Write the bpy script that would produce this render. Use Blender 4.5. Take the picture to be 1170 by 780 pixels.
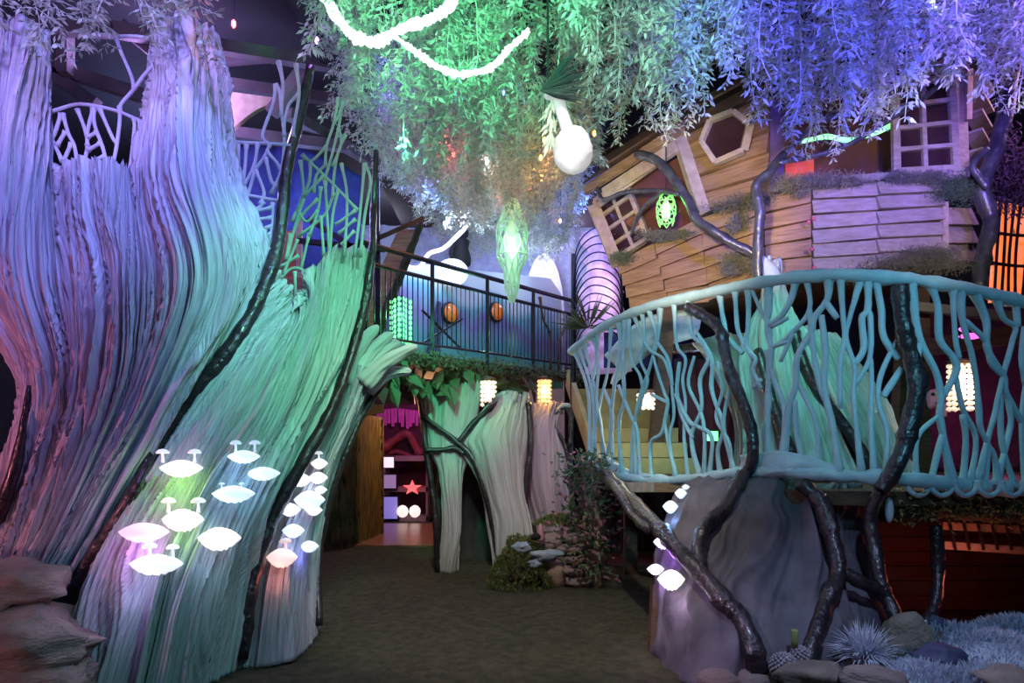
import bpy, bmesh, math, random
import numpy as np
from mathutils import Vector, Matrix, noise as mn

for o in list(bpy.data.objects): bpy.data.objects.remove(o)
SC = bpy.context.scene
COL = SC.collection
random.seed(7)
R = random.Random(11)

# ------------------------------------------------------------------ camera
F, CX, HY, EYE = 760.0, 585.0, 510.0, 1.45      # focal length in px, principal column, horizon row, eye height
cd = bpy.data.cameras.new('camera'); cam = bpy.data.objects.new('camera', cd); COL.objects.link(cam)
cd.sensor_width = 36.0; cd.sensor_fit = 'HORIZONTAL'
cd.lens = F / 1170.0 * 36.0
cd.shift_y = (HY - 390.0) / 1170.0
cam.location = (0, 0, EYE); cam.rotation_euler = (math.pi / 2, 0, 0)
cd.clip_start = 0.05; cd.clip_end = 200
SC.camera = cam
SC.view_settings.view_transform = 'Standard'; SC.view_settings.look = 'None'
SC.view_settings.gamma = 1.0; SC.view_settings.use_curve_mapping = False
SC.view_settings.exposure = 0.6

def P(px, py, Y):                                # a pixel and a distance give a point
    return Vector(((px - CX) / F * Y, Y, EYE + (HY - py) / F * Y))
def pix(v): return (CX + v[0] / v[1] * F, HY - (v[2] - EYE) / v[1] * F)

# ------------------------------------------------------------------ world and lamps
w = bpy.data.worlds.new('world'); SC.world = w; w.use_nodes = True
w.node_tree.nodes['Background'].inputs[0].default_value = (0.10, 0.09, 0.16, 1)
w.node_tree.nodes['Background'].inputs[1].default_value = 0.05

def spot(loc, target, col, power, ang=50, blend=0.6, size=0.12):
    l = bpy.data.lights.new('stage_or_fill_light', 'SPOT'); l.energy = power; l.color = col
    l.spot_size = math.radians(ang); l.spot_blend = blend; l.shadow_soft_size = size
    o = bpy.data.objects.new('stage_or_fill_light', l); COL.objects.link(o)
    o.location = loc
    o.rotation_euler = (Vector(target) - Vector(loc)).to_track_quat('-Z', 'Y').to_euler()
    return o
def point(loc, col, power, size=0.06, name='lamp_or_fill_glow', parent=None):
    l = bpy.data.lights.new(name, 'POINT'); l.energy = power; l.color = col; l.shadow_soft_size = size
    o = bpy.data.objects.new(name, l); COL.objects.link(o)
    o.location = Vector(loc)
    if parent is not None:
        o.parent = parent; o.location = Vector(loc) - wloc(parent)
    return o

# big tree on the left: violet from above, pink grazing from the left, blue and green grazing from the right
spot((-1.0, 1.6, 5.4), P(110, 120, 4.5), (.25, .27, 1), 420, 44)
spot((-.4, 2.9, 4.6), P(150, 330, 4.4), (.22, .34, 1), 170, 44)
spot((-4.6, 1.6, 5.2), P(30, 200, 4.5), (.42, .18, 1), 110, 52)
spot((-4.9, 2.6, 1.6), P(110, 480, 4.3), (1, .30, .42), 95, 60)
spot((-3.3, 2.2, .6), P(20, 720, 3.7), (1, .5, .6), 15, 60)
spot((.1, 2.2, 4.3), P(350, 370, 4.8), (.30, 1, .68), 215, 34)
spot((.9, 3.4, 4.7), P(370, 350, 4.9), (.14, 1, .5), 130, 36)
spot((.3, 2.2, 3.2), P(260, 680, 4.3), (.22, .66, .78), 80, 38)
spot((-3.2, 2.2, 2.9), P(250, 660, 4.1), (.50, .30, 1), 30, 40)
point(P(-5, 455, 5.3), (1, .35, .08), 9, .1, 'wall_lamp')
# leaf canopy: violet on the right, green in the middle
spot((1.7, 1.6, 3.6), P(930, 60, 5.3), (.075, .07, 1), 1150, 50)
spot((3.4, 2.0, 3.8), P(1130, 50, 5.2), (.24, .11, 1), 760, 46)
spot((.2, 1.7, 3.4), P(500, 40, 6.2), (.10, 1, .38), 640, 40)
spot((.5, 1.8, 3.2), P(725, 70, 5.8), (.22, .95, .68), 300, 28)
spot((.6, 1.8, 2.9), P(740, 130, 5.8), (.9, .9, 1), 110, 30)
spot((-.3, 1.2, 3.0), P(560, 170, 8.0), (.75, .9, 1), 110, 46)
spot((-2.0, 1.2, 3.4), P(90, 10, 4.3), (.55, .38, 1), 260, 40)
point(P(490, 215, 8.3), (.12, .22, 1), 30, .1, 'canopy_lamp'); point(P(680, 245, 8.6), (.12, .22, 1), 30, .1, 'canopy_lamp'); point(P(575, 260, 8.6), (.4, .6, 1), 10, .1, 'canopy_lamp'); point(P(545, 205, 7.6), (1, .35, .1), 10, .1, 'canopy_lamp'); point(P(510, 165, 6.3), (1, .2, .15), 3, .1, 'canopy_lamp'); point(P(615, 200, 7.0), (1, .45, .1), 5, .1, 'canopy_lamp'); point(P(450, 110, 6.2), (.2, .2, 1), 7, .1, 'canopy_lamp')
# cabin and woven balcony
spot((.4, 2.4, 2.6), P(790, 265, 7.3), (1, .80, .58), 800, 30)
spot((2.4, 2.2, 2.9), P(985, 250, 6.6), (1, .88, .78), 330, 36)
spot((3.2, 2.6, 4.4), P(1080, 130, 6.6), (.35, .28, 1), 120, 34)
spot((1.4, .8, 3.2), P(900, 400, 4.8), (.18, .66, .90), 175, 34)
spot((2.6, .9, 3.0), P(1090, 420, 4.7), (.18, .62, .95), 120, 32)
spot((.2, 1.6, 3.4), P(740, 440, 6.3), (.22, .72, .92), 230, 26)
spot((2.1, 5.0, 3.4), P(935, 470, 5.9), (.20, .95, .75), 60, 90)
# middle grotto, bridge and garden
spot((-.2, 3.4, 3.4), P(580, 540, 7.7), (.72, .74, .92), 190, 28)
spot((-.9, 4.9, 3.9), P(515, 465, 7.9), (.10, 1, .52), 340, 32)
spot((.9, 5.2, 3.6), P(635, 560, 8.0), (.9, .35, .75), 45, 28)
spot((1.6, 1.6, 4.2), P(1070, 750, 3.8), (.42, .62, 1), 230, 34)
spot((0, 2.4, 5.0), (.1, 6.0, 0), (1, .92, .76), 400, 44)  # added fill that brightens the carpet
spot((-.2, 2.4, 1.6), P(790, 730, 4.4), (.85, .62, 1), 90, 24)  # added spot imitating the fungus glow on the boulder
# added fill lights without fixtures: weak, broad, under the roof
for hx, hy, hc, hp in ((-2.6, 2.6, (.55, .45, 1), 34), (2.4, 2.6, (.6, .6, 1), 40), (-3.4, 6.6, (.55, .35, 1), 95), (-4.6, 8.6, (.35, .4, 1), 60), (5.4, 6.4, (.7, .4, .8), 40), (.2, 11.6, (.5, .6, 1), 60)):
    point((hx, hy, 5.1), hc, hp, .35, 'fill_light')

# ------------------------------------------------------------------ materials
MATS = {}
def nodes(name):
    m = bpy.data.materials.new(name); m.use_nodes = True
    nt = m.node_tree; b = nt.nodes['Principled BSDF']
    return m, nt, b
def ramp(nt, fac, stops):
    r = nt.nodes.new('ShaderNodeValToRGB'); e = r.color_ramp.elements
    while len(e) < len(stops): e.new(.5)
    for k, (p, c) in enumerate(stops):
        e[k].position = p; e[k].color = (*c, 1)
    nt.links.new(fac, r.inputs[0]); return r
def mat(name, c1, c2=None, rough=.7, metal=0., scale=6., bump=.0, bscale=None, stretch=(1, 1, 1), spec=.4, coat=0., trans=0., emit=None, estr=0., uv=False):
    m, nt, b = nodes(name); L = nt.links
    tc = nt.nodes.new('ShaderNodeTexCoord'); mp = nt.nodes.new('ShaderNodeMapping')
    L.new(tc.outputs['UV' if uv else 'Object'], mp.inputs[0]); mp.inputs['Scale'].default_value = stretch
    n = nt.nodes.new('ShaderNodeTexNoise'); n.inputs['Scale'].default_value = scale; n.inputs['Detail'].default_value = 5
    L.new(mp.outputs[0], n.inputs[0])
    c2 = c2 or tuple(x * .7 for x in c1)
    r = ramp(nt, n.outputs[0], [(.33, c1), (.67, c2)])
    L.new(r.outputs[0], b.inputs['Base Color'])
    b.inputs['Roughness'].default_value = rough; b.inputs['Metallic'].default_value = metal
    b.inputs['Specular IOR Level'].default_value = spec; b.inputs['Coat Weight'].default_value = coat
    if bump:
        n2 = nt.nodes.new('ShaderNodeTexNoise'); n2.inputs['Scale'].default_value = bscale or scale * 3; n2.inputs['Detail'].default_value = 4
        L.new(mp.outputs[0], n2.inputs[0])
        bp = nt.nodes.new('ShaderNodeBump'); bp.inputs['Strength'].default_value = bump; bp.inputs['Distance'].default_value = .02
        L.new(n2.outputs[0], bp.inputs['Height']); L.new(bp.outputs[0], b.inputs['Normal'])
    if emit:
        b.inputs['Emission Color'].default_value = (*emit, 1); b.inputs['Emission Strength'].default_value = estr
    if trans: b.inputs['Transmission Weight'].default_value = trans
    MATS[name] = m; return m
def emis(name, c, s, base=(.8, .8, .8)): return mat(name, base, base, .5, emit=c, estr=s)
def leafmat(name, c1, c2):
    m, nt, b = nodes(name); L = nt.links
    oi = nt.nodes.new('ShaderNodeObjectInfo'); g = nt.nodes.new('ShaderNodeNewGeometry')
    add = nt.nodes.new('ShaderNodeMath'); add.operation = 'ADD'
    L.new(oi.outputs['Random'], add.inputs[0]); L.new(g.outputs['Random Per Island'], add.inputs[1])
    hf = nt.nodes.new('ShaderNodeMath'); hf.operation = 'MULTIPLY'; hf.inputs[1].default_value = .5
    L.new(add.outputs[0], hf.inputs[0])
    r = ramp(nt, hf.outputs[0], [(.2, c1), (.8, c2)])
    L.new(r.outputs[0], b.inputs['Base Color']); b.inputs['Roughness'].default_value = .6
    tr = nt.nodes.new('ShaderNodeBsdfTranslucent'); L.new(r.outputs[0], tr.inputs[0])
    mx = nt.nodes.new('ShaderNodeMixShader'); mx.inputs[0].default_value = .3
    L.new(b.outputs[0], mx.inputs[1]); L.new(tr.outputs[0], mx.inputs[2])
    L.new(mx.outputs[0], nt.nodes['Material Output'].inputs[0]); MATS[name] = m; return m

M_trunk = mat('painted_bark', (.62, .60, .66), (.40, .40, .46), .62, scale=3, stretch=(60, 2.2, 1), bump=1.0, bscale=4, uv=True)
M_green = mat('painted_bark_pale', (.60, .66, .62), (.38, .46, .44), .62, scale=3, stretch=(50, 2, 1), bump=1.0, bscale=4, uv=True)
M_grot = mat('painted_bark_grey', (.46, .46, .42), (.30, .31, .28), .7, scale=3, stretch=(30, 2, 1), bump=.4, bscale=4, uv=True)
M_vein = mat('glossy_bark', (.038, .026, .030), (.014, .011, .014), .30, scale=9, bump=.8, bscale=22, spec=.5, coat=.15)
M_web = mat('woven_branch_paint', (.42, .58, .60), (.33, .48, .52), .6, scale=8, bump=.25, bscale=30)
M_webl = mat('pale_branch_paint', (.60, .60, .70), (.5, .5, .62), .6, scale=8, bump=.2, bscale=30)
M_webg = mat('green_branch_paint', (.42, .62, .50), (.33, .52, .42), .6, scale=8, bump=.2, bscale=30)
M_carpet = mat('carpet', (.105, .098, .062), (.060, .058, .038), .95, scale=14, bump=1., bscale=180, spec=.1)
M_wood = mat('plank_wood', (.36, .22, .12), (.22, .13, .07), .65, scale=4, stretch=(1, 1, 9), bump=.35, bscale=14)
M_pale = mat('pale_timber', (.46, .36, .27), (.33, .25, .18), .65, scale=4, stretch=(3, 3, 3), bump=.3, bscale=20)
M_brown = mat('dark_timber', (.10, .055, .03), (.05, .03, .018), .6, scale=5, stretch=(1, 1, 5), bump=.35)
M_floorw = mat('varnished_boards', (.36, .17, .075), (.25, .11, .05), .28, scale=3, stretch=(1, 6, 1), spec=.5)
M_black = mat('matt_black', (.012, .012, .016), (.008, .008, .011), .85, scale=3)
M_steel = mat('dark_steel', (.035, .035, .045), (.02, .02, .03), .4, metal=.6, scale=8)
M_beam = mat('painted_beam', (.16, .12, .14), (.10, .08, .10), .6, scale=4)
M_rock = mat('sandstone', (.30, .22, .19), (.19, .14, .13), .85, scale=5, stretch=(1, 1, 3), bump=.8, bscale=22)
M_rockp = mat('pink_stone', (.38, .26, .21), (.26, .18, .15), .85, scale=5, bump=.6, bscale=22)
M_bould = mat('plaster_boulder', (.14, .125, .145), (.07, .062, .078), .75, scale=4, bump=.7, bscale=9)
M_moss = leafmat('moss', (.10, .15, .035), (.20, .22, .06))
M_mossd = leafmat('dried_moss', (.26, .25, .20), (.13, .14, .11))
M_leaf = leafmat('canopy_leaf', (.62, .66, .58), (.34, .40, .33))
M_leafd = leafmat('plant_leaf', (.07, .13, .06), (.16, .20, .11))
M_leafr = leafmat('red_leaf', (.30, .05, .08), (.16, .03, .06))
M_fuzz = leafmat('pale_fibre', (.72, .74, .82), (.50, .54, .66))
M_fuzzb = leafmat('blue_fibre', (.34, .50, .60), (.26, .38, .48))
M_glassd = mat('dark_glass', (.05, .022, .022), (.03, .012, .016), .12, scale=3, spec=.6)
M_mush = emis('mushroom_glow', (1, .97, 1), 2.6)
M_inter = mat('cabin_interior', (.16, .055, .04), (.09, .03, .03), .8, scale=3)

# ------------------------------------------------------------------ mesh helpers
def wloc(o):
    v = Vector((0, 0, 0))
    while o is not None: v += o.location; o = o.parent
    return v
class MB:
    def __init__(s): s.v = []; s.f = []; s.uv = None
    def add(s, v, f):
        k = len(s.v); s.v += [tuple(x) for x in v]; s.f += [tuple(i + k for i in q) for q in f]; return s
    def box(s, c, d, M=None):
        x, y, z = d[0] / 2, d[1] / 2, d[2] / 2
        v = [Vector((a * x, b * y, e * z)) for a in (-1, 1) for b in (-1, 1) for e in (-1, 1)]
        if M is not None: v = [M @ q for q in v]
        return s.add([q + Vector(c) for q in v], [(0, 1, 3, 2), (4, 6, 7, 5), (0, 4, 5, 1), (2, 3, 7, 6), (0, 2, 6, 4), (1, 5, 7, 3)])
    def hexa(s, a, b):                            # two quads, front and back, joined
        return s.add(list(a) + list(b), [(0, 1, 2, 3), (7, 6, 5, 4), (0, 4, 5, 1), (1, 5, 6, 2), (2, 6, 7, 3), (3, 7, 4, 0)])
    def bar(s, a, b, w=.05, h=None):              # squared bar from a to b
        a, b = Vector(a), Vector(b); h = h or w; t = (b - a).normalized()
        up = Vector((0, 0, 1)) if abs(t.z) < .95 else Vector((0, 1, 0))
        sd = t.cross(up).normalized() * w / 2; u2 = sd.cross(t).normalized() * h / 2
        q = [sd + u2, -sd + u2, -sd - u2, sd - u2]
        return s.hexa([a + k for k in q], [b + k for k in q])
    def tube(s, pts, rad, n=7, wob=0., seed=0, ridge=0.):
        pts = [Vector(p) for p in pts]; m = len(pts)
        if not hasattr(rad, '__len__'): rad = [rad] * m
        ring = []; prev = None
        for i, p in enumerate(pts):
            t = (pts[min(i + 1, m - 1)] - pts[max(i - 1, 0)])
            t = t.normalized() if t.length > 1e-9 else Vector((0, 0, 1))
            if prev is None:
                ref = Vector((0, 1, 0)) if abs(t.y) < .9 else Vector((1, 0, 0)); u = t.cross(ref).normalized()
            else:
                u = (prev - t * prev.dot(t)).normalized()
            prev = u; v = t.cross(u)
            for k in range(n):
                a = 2 * math.pi * k / n; r = rad[i]
                if ridge: r *= 1 + ridge * math.cos(a * (n // 4))
                if wob: r *= 1 + wob * mn.noise((p.x * 7 + math.cos(a) * 1.5 + seed, p.y * 7 + math.sin(a) * 1.5, p.z * 7))
                ring.append(p + (u * math.cos(a) + v * math.sin(a)) * r)
        f = [(i * n + k, i * n + (k + 1) % n, (i + 1) * n + (k + 1) % n, (i + 1) * n + k) for i in range(m - 1) for k in range(n)]
        f += [tuple(range(n))[::-1], tuple((m - 1) * n + k for k in range(n))]
        return s.add(ring, f)
    def lathe(s, c, prof, n=16, axis=None):       # profile of (radius, height)
        c = Vector(c); k0 = []; M = axis.to_track_quat('Z', 'Y').to_matrix() if axis is not None else Matrix.Identity(3)
        for r, z in prof:
            for k in range(n):
                a = 2 * math.pi * k / n; k0.append(c + M @ Vector((r * math.cos(a), r * math.sin(a), z)))
        m = len(prof)
        f = [(i * n + k, i * n + (k + 1) % n, (i + 1) * n + (k + 1) % n, (i + 1) * n + k) for i in range(m - 1) for k in range(n)]
        f += [tuple(range(n))[::-1], tuple((m - 1) * n + k for k in range(n))]
        return s.add(k0, f)
    def leaf(s, p, d, l, w, up=None):             # diamond leaf folded along its rib
        p = Vector(p); d = Vector(d).normalized(); up = up or Vector((R.uniform(-1, 1), R.uniform(-1, 1), R.uniform(-1, 1)))
        sd = d.cross(up); sd = (sd.normalized() if sd.length > 1e-4 else Vector((1, 0, 0))) * w / 2
        n = sd.cross(d).normalized() * w * .25
        return s.add([p, p + d * l * .45 + sd + n, p + d * l, p + d * l * .45 - sd + n], [(0, 1, 2), (0, 2, 3)])
def catmull(pts, per=6):
    pts = [Vector(p) for p in pts]
    if len(pts) < 3: return [pts[0].lerp(pts[-1], k / per) for k in range(per + 1)]
    q = [pts[0] * 2 - pts[1]] + pts + [pts[-1] * 2 - pts[-2]]; out = []
    for i in range(1, len(q) - 2):
        a, b, c, d = q[i - 1:i + 3]
        for k in range(per):
            t = k / per
            out.append(.5 * ((2 * b) + (c - a) * t + (2 * a - 5 * b + 4 * c - d) * t * t + (3 * b - a - 3 * c + d) * t ** 3))
    return out + [pts[-1]]
def at_param(poly, t):
    x = t * (len(poly) - 1); i = min(int(x), len(poly) - 2); return poly[i].lerp(poly[i + 1], x - i)

def obj(name, mb, m, parent=None, smooth=False):
    me = bpy.data.meshes.new(name); o = bpy.data.objects.new(name, me); COL.objects.link(o)
    v = np.array(mb.v, dtype=float)
    if parent is not None:
        o.parent = parent; off = np.array(wloc(parent))
    else:
        off = np.array(((v[:, 0].min() + v[:, 0].max()) / 2, (v[:, 1].min() + v[:, 1].max()) / 2, v[:, 2].min()))
        o.location = off
    me.from_pydata((v - off).tolist(), [], mb.f)
    if mb.uv is not None:
        lay = me.uv_layers.new(name='UVMap'); li = np.empty(len(me.loops), dtype=np.int32); me.loops.foreach_get('vertex_index', li)
        lay.data.foreach_set('uv', np.array(mb.uv, dtype=np.float32)[li].ravel())
    if smooth: me.shade_smooth()
    if m is not None: me.materials.append(m)
    return o
def tag(o, label=None, cat=None, group=None, kind=None):
    if label: o['label'] = label
    if cat: o['category'] = cat
    if group: o['group'] = group
    if kind: o['kind'] = kind
    return o
def thing(name, label, cat, loc, group=None):
    o = bpy.data.objects.new(name, None); COL.objects.link(o); o.location = loc; o.empty_display_size = .1
    return tag(o, label, cat, group)
def struct(name, mb, m, parent=None): return tag(obj(name, mb, m, parent), kind='structure')

SURF = []                                          # projected points of the big sheets, to sit things on them
def sheet(cols, nu, nv, folds=12, fold_amp=.04, fl=60, fl_amp=.014, thick=.05, jag=0., seed=0, bow=0., keep=True):
    """fluted shell from control columns (px, py, distance), each running from the floor up"""
    cc = [catmull([P(*c) for c in col], 8) for col in cols]
    g = np.zeros((nv, nu, 3)); uv = np.zeros((nv, nu, 2))
    for j in range(nv):
        v = j / (nv - 1)
        row = catmull([at_param(c, v) for c in cc], 8) if len(cc) > 2 else [at_param(c, v) for c in cc]
        for i in range(nu):
            g[j, i] = at_param(row, i / (nu - 1)); uv[j, i] = (i / (nu - 1), v)
    if jag:                                        # ragged top edge, pulled along the flutes
        for i in range(nu):
            u = i / (nu - 1); e = jag * (mn.noise((u * 26 + seed, 3.1, 0)) * .8 + mn.noise((u * 70 + seed, 9.1, 0)) * .5)
            k0 = int(nv * .72); d = (g[-1, i] - g[k0, i]); d = d / (np.linalg.norm(d) + 1e-9)
            for j in range(k0, nv): g[j, i] += d * e * (j - k0) / (nv - 1 - k0)
    du = np.gradient(g, axis=1); dv = np.gradient(g, axis=0); n = np.cross(du, dv)
    n /= (np.linalg.norm(n, axis=2, keepdims=True) + 1e-9)
    if n[:, :, 1].mean() > 0: n = -n
    base = g.copy()
    for j in range(nv):
        v = j / (nv - 1)
        for i in range(nu):
            u = i / (nu - 1); wp = .10 * mn.noise((u * 3 + seed, v * 3.0, 1.7)) + .03 * mn.noise((u * 9 + seed, v * 7.0, 4.2))
            uu = u + wp
            a = mn.noise((uu * folds + seed * 3.3, v * 1.1, 5.5)); b = mn.noise((uu * fl + seed * 1.7, v * 1.6, .5))
            c = mn.noise((uu * fl * 2.1 + seed, v * 2.5, 8.5))
            d = fold_amp * (1 - 2.2 * abs(a)) + fl_amp * (1 - 3.2 * abs(b) ** .8) + fl_amp * .7 * (.5 - 2 * abs(c))
            d += bow * 4 * u * (1 - u)
            g[j, i] = base[j, i] + n[j, i] * d
    back = base - n * thick
    mb = MB()
    mb.v = np.concatenate([g.reshape(-1, 3), back.reshape(-1, 3)]).tolist()
    N = nu * nv; f = []
    for j in range(nv - 1):
        for i in range(nu - 1):
            a = j * nu + i; q = (a, a + 1, a + nu + 1, a + nu); f.append(q); f.append((q[3] + N, q[2] + N, q[1] + N, q[0] + N))
    for i in range(nu - 1):
        a = i; f.append((a + 1, a, a + N, a + 1 + N)); a = (nv - 1) * nu + i; f.append((a, a + 1, a + 1 + N, a + N))
    for j in range(nv - 1):
        a = j * nu; f.append((a, a + nu, a + nu + N, a + N)); a = j * nu + nu - 1; f.append((a + nu, a, a + N, a + nu + N))
    mb.f = f; mb.uv = uv.reshape(-1, 2).tolist() * 2
    # faces must look along n
    p0, p1, p2 = g[0, 0], g[0, 1], g[1, 0]
    if np.dot(np.cross(p1 - p0, p2 - p0), n[0, 0]) < 0: mb.f = [q[::-1] for q in mb.f]
    if keep: SURF.append(g.reshape(-1, 3))
    return mb
def surf_at(px, py):
    best = None
    for g in SURF:
        x = CX + g[:, 0] / g[:, 1] * F; y = HY - (g[:, 2] - EYE) / g[:, 1] * F
        d = (x - px) ** 2 + (y - py) ** 2; k = int(d.argmin())
        if best is None or d[k] < best[0] - 4 or (d[k] < best[0] + 4 and g[k, 1] < best[1][1]): best = (d[k], g[k])
    return Vector(best[1])
def branch(pts, r, per=5, n=6, flare=1.6, wob=.15):
    q = catmull(pts, per); m = len(q); f0, f1 = flare if hasattr(flare, '__len__') else (flare, flare)
    rr = [r * (1 + (f0 - 1) * max(0, 1 - i / (m * .16)) ** 2 + (f1 - 1) * max(0, 1 - (m - 1 - i) / (m * .16)) ** 2) for i in range(m)]
    return MB().tube(q, rr, n, wob)
def vein(pts, r, seed=0, n=9, per=8, taper=0.):              # knotted glossy bark
    q = catmull(pts, per); rr = [r * (1 + .16 * mn.noise((i * .35, seed, 0)) + (.10 if i % 13 == 6 else 0)) * (1 - taper * (i / len(q)) ** 2) for i in range(len(q))]
    return MB().tube(q, rr, n, .30, seed)
def rock(c, size, seed=0, sub=3, strata=0., rough=.25):
    bm = bmesh.new(); bmesh.ops.create_icosphere(bm, subdivisions=sub, radius=1)
    mb = MB(); vs = []; rr = random.Random(seed); cuts = [(Vector((rr.gauss(0, 1), rr.gauss(0, 1), rr.gauss(0, 1))).normalized(), rr.uniform(.62, .9)) for _ in range(9)] if rough > .15 else []
    for v in bm.verts:
        q = v.co.copy()
        for nrm, d in cuts:                          # broken facets
            e = q.dot(nrm)
            if e > d: q -= nrm * (e - d)
        q *= 1 + rough * .8 * mn.noise(q * 1.3 + Vector((seed * 3.1, 0, 0))) + rough * .4 * mn.noise(q * 4.5 + Vector((0, seed * 2.3, 0)))
        if strata:
            zz = q.z * size[2] * 26 + 1.6 * mn.noise(q * 1.7); e = 1 + strata * 2 * (abs((zz % 2) - 1) - .5) + strata * mn.noise((q.x * 6, q.y * 6, seed)); q.x *= e; q.y *= e
        q *= 1.12
        vs.append(Vector(c) + Vector((q.x * size[0] / 2, q.y * size[1] / 2, q.z * size[2] / 2)))
    mb.add(vs, [tuple(x.index for x in f.verts) for f in bm.faces]); bm.free(); return mb
def tuft(c, size, n, l=.06, wd=.012, up=.0):        # loose clump of small leaves
    mb = MB(); c = Vector(c); lumps = [(R.uniform(-.45, .45), R.uniform(-.4, .4), R.uniform(-.4, .3), R.uniform(.10, .24)) for _ in range(9)]
    for k in range(n):
        a, b, e, r = R.choice(lumps); d = Vector((R.gauss(0, 1), R.gauss(0, 1), R.gauss(up, 1)))
        p = c + Vector(((a + R.gauss(0, r)) * size[0], (b + R.gauss(0, r)) * size[1], (e + R.gauss(0, r)) * size[2]))
        mb.leaf(p, d, l * R.uniform(.6, 1.4), wd)
    return mb
def zoomed(x0, y0, k, pts, depth):                  # points read off an enlarged view
    out = []
    for a, b in pts:
        px, py = x0 + a / k, y0 + b / k; out.append(P(px, py, depth(px, py) if callable(depth) else depth))
    return out

def hug(pts, r):                                     # pull a vein in front of the shell it runs on
    out = []
    for x, y, Y in pts:
        q = surf_at(x, y); out.append(P(x, y, min(Y, q.y - r * .35) if abs(pix(q)[0] - x) < 8 and abs(pix(q)[1] - y) < 8 else Y))
    return out

# ================================================================== the setting
X0, X1, Y0, Y1, ZC = -7.0, 7.5, -2.0, 14.5, 5.75
struct('floor', MB().box((.25, 6.25, -.05), (14.5, 16.5, .1)), M_carpet)
struct('ceiling', MB().box((.25, 6.25, ZC + .05), (14.5, 16.5, .1)), M_black)
struct('wall_left', MB().box((X0 - .05, 6.25, ZC / 2), (.1, 16.5, ZC)), M_black)
struct('wall_right', MB().box((X1 + .05, 6.25, ZC / 2), (.1, 16.5, ZC)), M_black)
struct('wall_back', MB().box((.25, Y1 + .05, ZC / 2), (14.5, .1, ZC)), M_black)
struct('wall_front', MB().box((.25, Y0 - .05, ZC / 2), (14.5, .1, ZC)), M_black)

# ================================================================== the big tree
tree = thing('tree_sculpture', 'giant fluted tree trunk lit violet with two tall limbs', 'tree', P(-20, 768, 4.25) * 1)
tree.location.z = 0
L0 = [(-110, 766, 4.5), (-25, 640, 4.55), (18, 520, 4.65), (30, 430, 4.7), (-40, 320, 4.75), (-45, 180, 4.7), (6, 40, 4.75)]
L1 = [(-85, 768, 4.3), (5, 640, 4.35), (45, 520, 4.4), (60, 430, 4.42), (15, 320, 4.4), (8, 180, 4.4), (24, 30, 4.55)]
L2 = [(-60, 768, 4.22), (30, 640, 4.27), (78, 520, 4.3), (95, 430, 4.33), (80, 320, 4.4), (57, 180, 4.6), (43, 40, 4.75)]
obj('limb', sheet([L0, L1, L2], 150, 130, 9, .08, 38, .026, .08, .05, 1, .05), M_trunk, tree, True)
C0 = [(-62, 768, 4.24), (26, 640, 4.29), (74, 520, 4.32), (90, 430, 4.35), (84, 320, 4.4), (76, 255, 4.5), (72, 192, 4.55)]
C1 = [(-40, 768, 4.16), (47, 640, 4.2), (102, 520, 4.22), (127, 430, 4.24), (132, 320, 4.3), (120, 255, 4.38), (113, 188, 4.45)]
C2 = [(-18, 768, 4.16), (67, 640, 4.2), (128, 520, 4.22), (164, 430, 4.24), (178, 320, 4.3), (168, 255, 4.4), (158, 200, 4.55)]
obj('trunk', sheet([C0, C1, C2], 150, 130, 10, .08, 38, .026, .08, .05, 2, .03), M_trunk, tree, True)
R0 = [(-20, 768, 4.18), (65, 640, 4.22), (125, 520, 4.24), (160, 430, 4.26), (172, 320, 4.32), (158, 200, 4.55), (184, 90, 4.7), (188, 34, 4.75)]
R1 = [(0, 768, 4.16), (85, 640, 4.2), (150, 520, 4.22), (197, 430, 4.24), (238, 320, 4.3), (217, 200, 4.32), (214, 90, 4.42), (208, 26, 4.55)]
R2 = [(20, 768, 4.24), (106, 640, 4.32), (177, 520, 4.42), (235, 430, 4.52), (305, 305, 4.82), (270, 205, 4.8), (256, 110, 4.8), (240, 46, 4.8)]
obj('limb', sheet([R0, R1, R2], 240, 160, 14, .08, 62, .024, .08, .04, 3, .03), M_trunk, tree, True)
# twigs between the limbs
Z1 = [[(150, 390), (200, 375), (260, 358), (320, 362), (400, 380), (460, 405), (500, 420)], [(165, 400), (160, 440), (180, 480), (215, 555)], [(210, 390), (190, 450), (175, 480)],
      [(215, 390), (235, 460), (255, 500), (265, 560)], [(225, 450), (195, 500)], [(245, 490), (215, 560)], [(160, 545), (175, 480)], [(265, 375), (290, 440), (300, 500), (285, 565)],
      [(320, 370), (300, 450), (300, 500)], [(320, 370), (325, 430), (350, 500), (370, 575)], [(340, 370), (385, 470), (400, 490)], [(410, 370), (410, 420), (400, 500), (385, 575)],
      [(460, 410), (460, 450), (445, 590)], [(300, 470), (330, 455)], [(300, 515), (345, 490)], [(285, 562), (360, 535)], [(410, 370), (420, 350), (460, 305), (500, 250), (560, 192)],
      [(460, 305), (450, 260), (420, 190), (395, 125)], [(390, 125), (470, 125), (555, 142)], [(165, 560), (175, 660), (205, 740), (228, 765)], [(160, 575), (220, 590)], [(40, 548), (80, 562)], [(180, 720), (230, 750)]]
for p in Z1: obj('twig', branch(zoomed(0, 0, 3, p, 4.58), .013, 4, 6), M_webl, tree, True)
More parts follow.
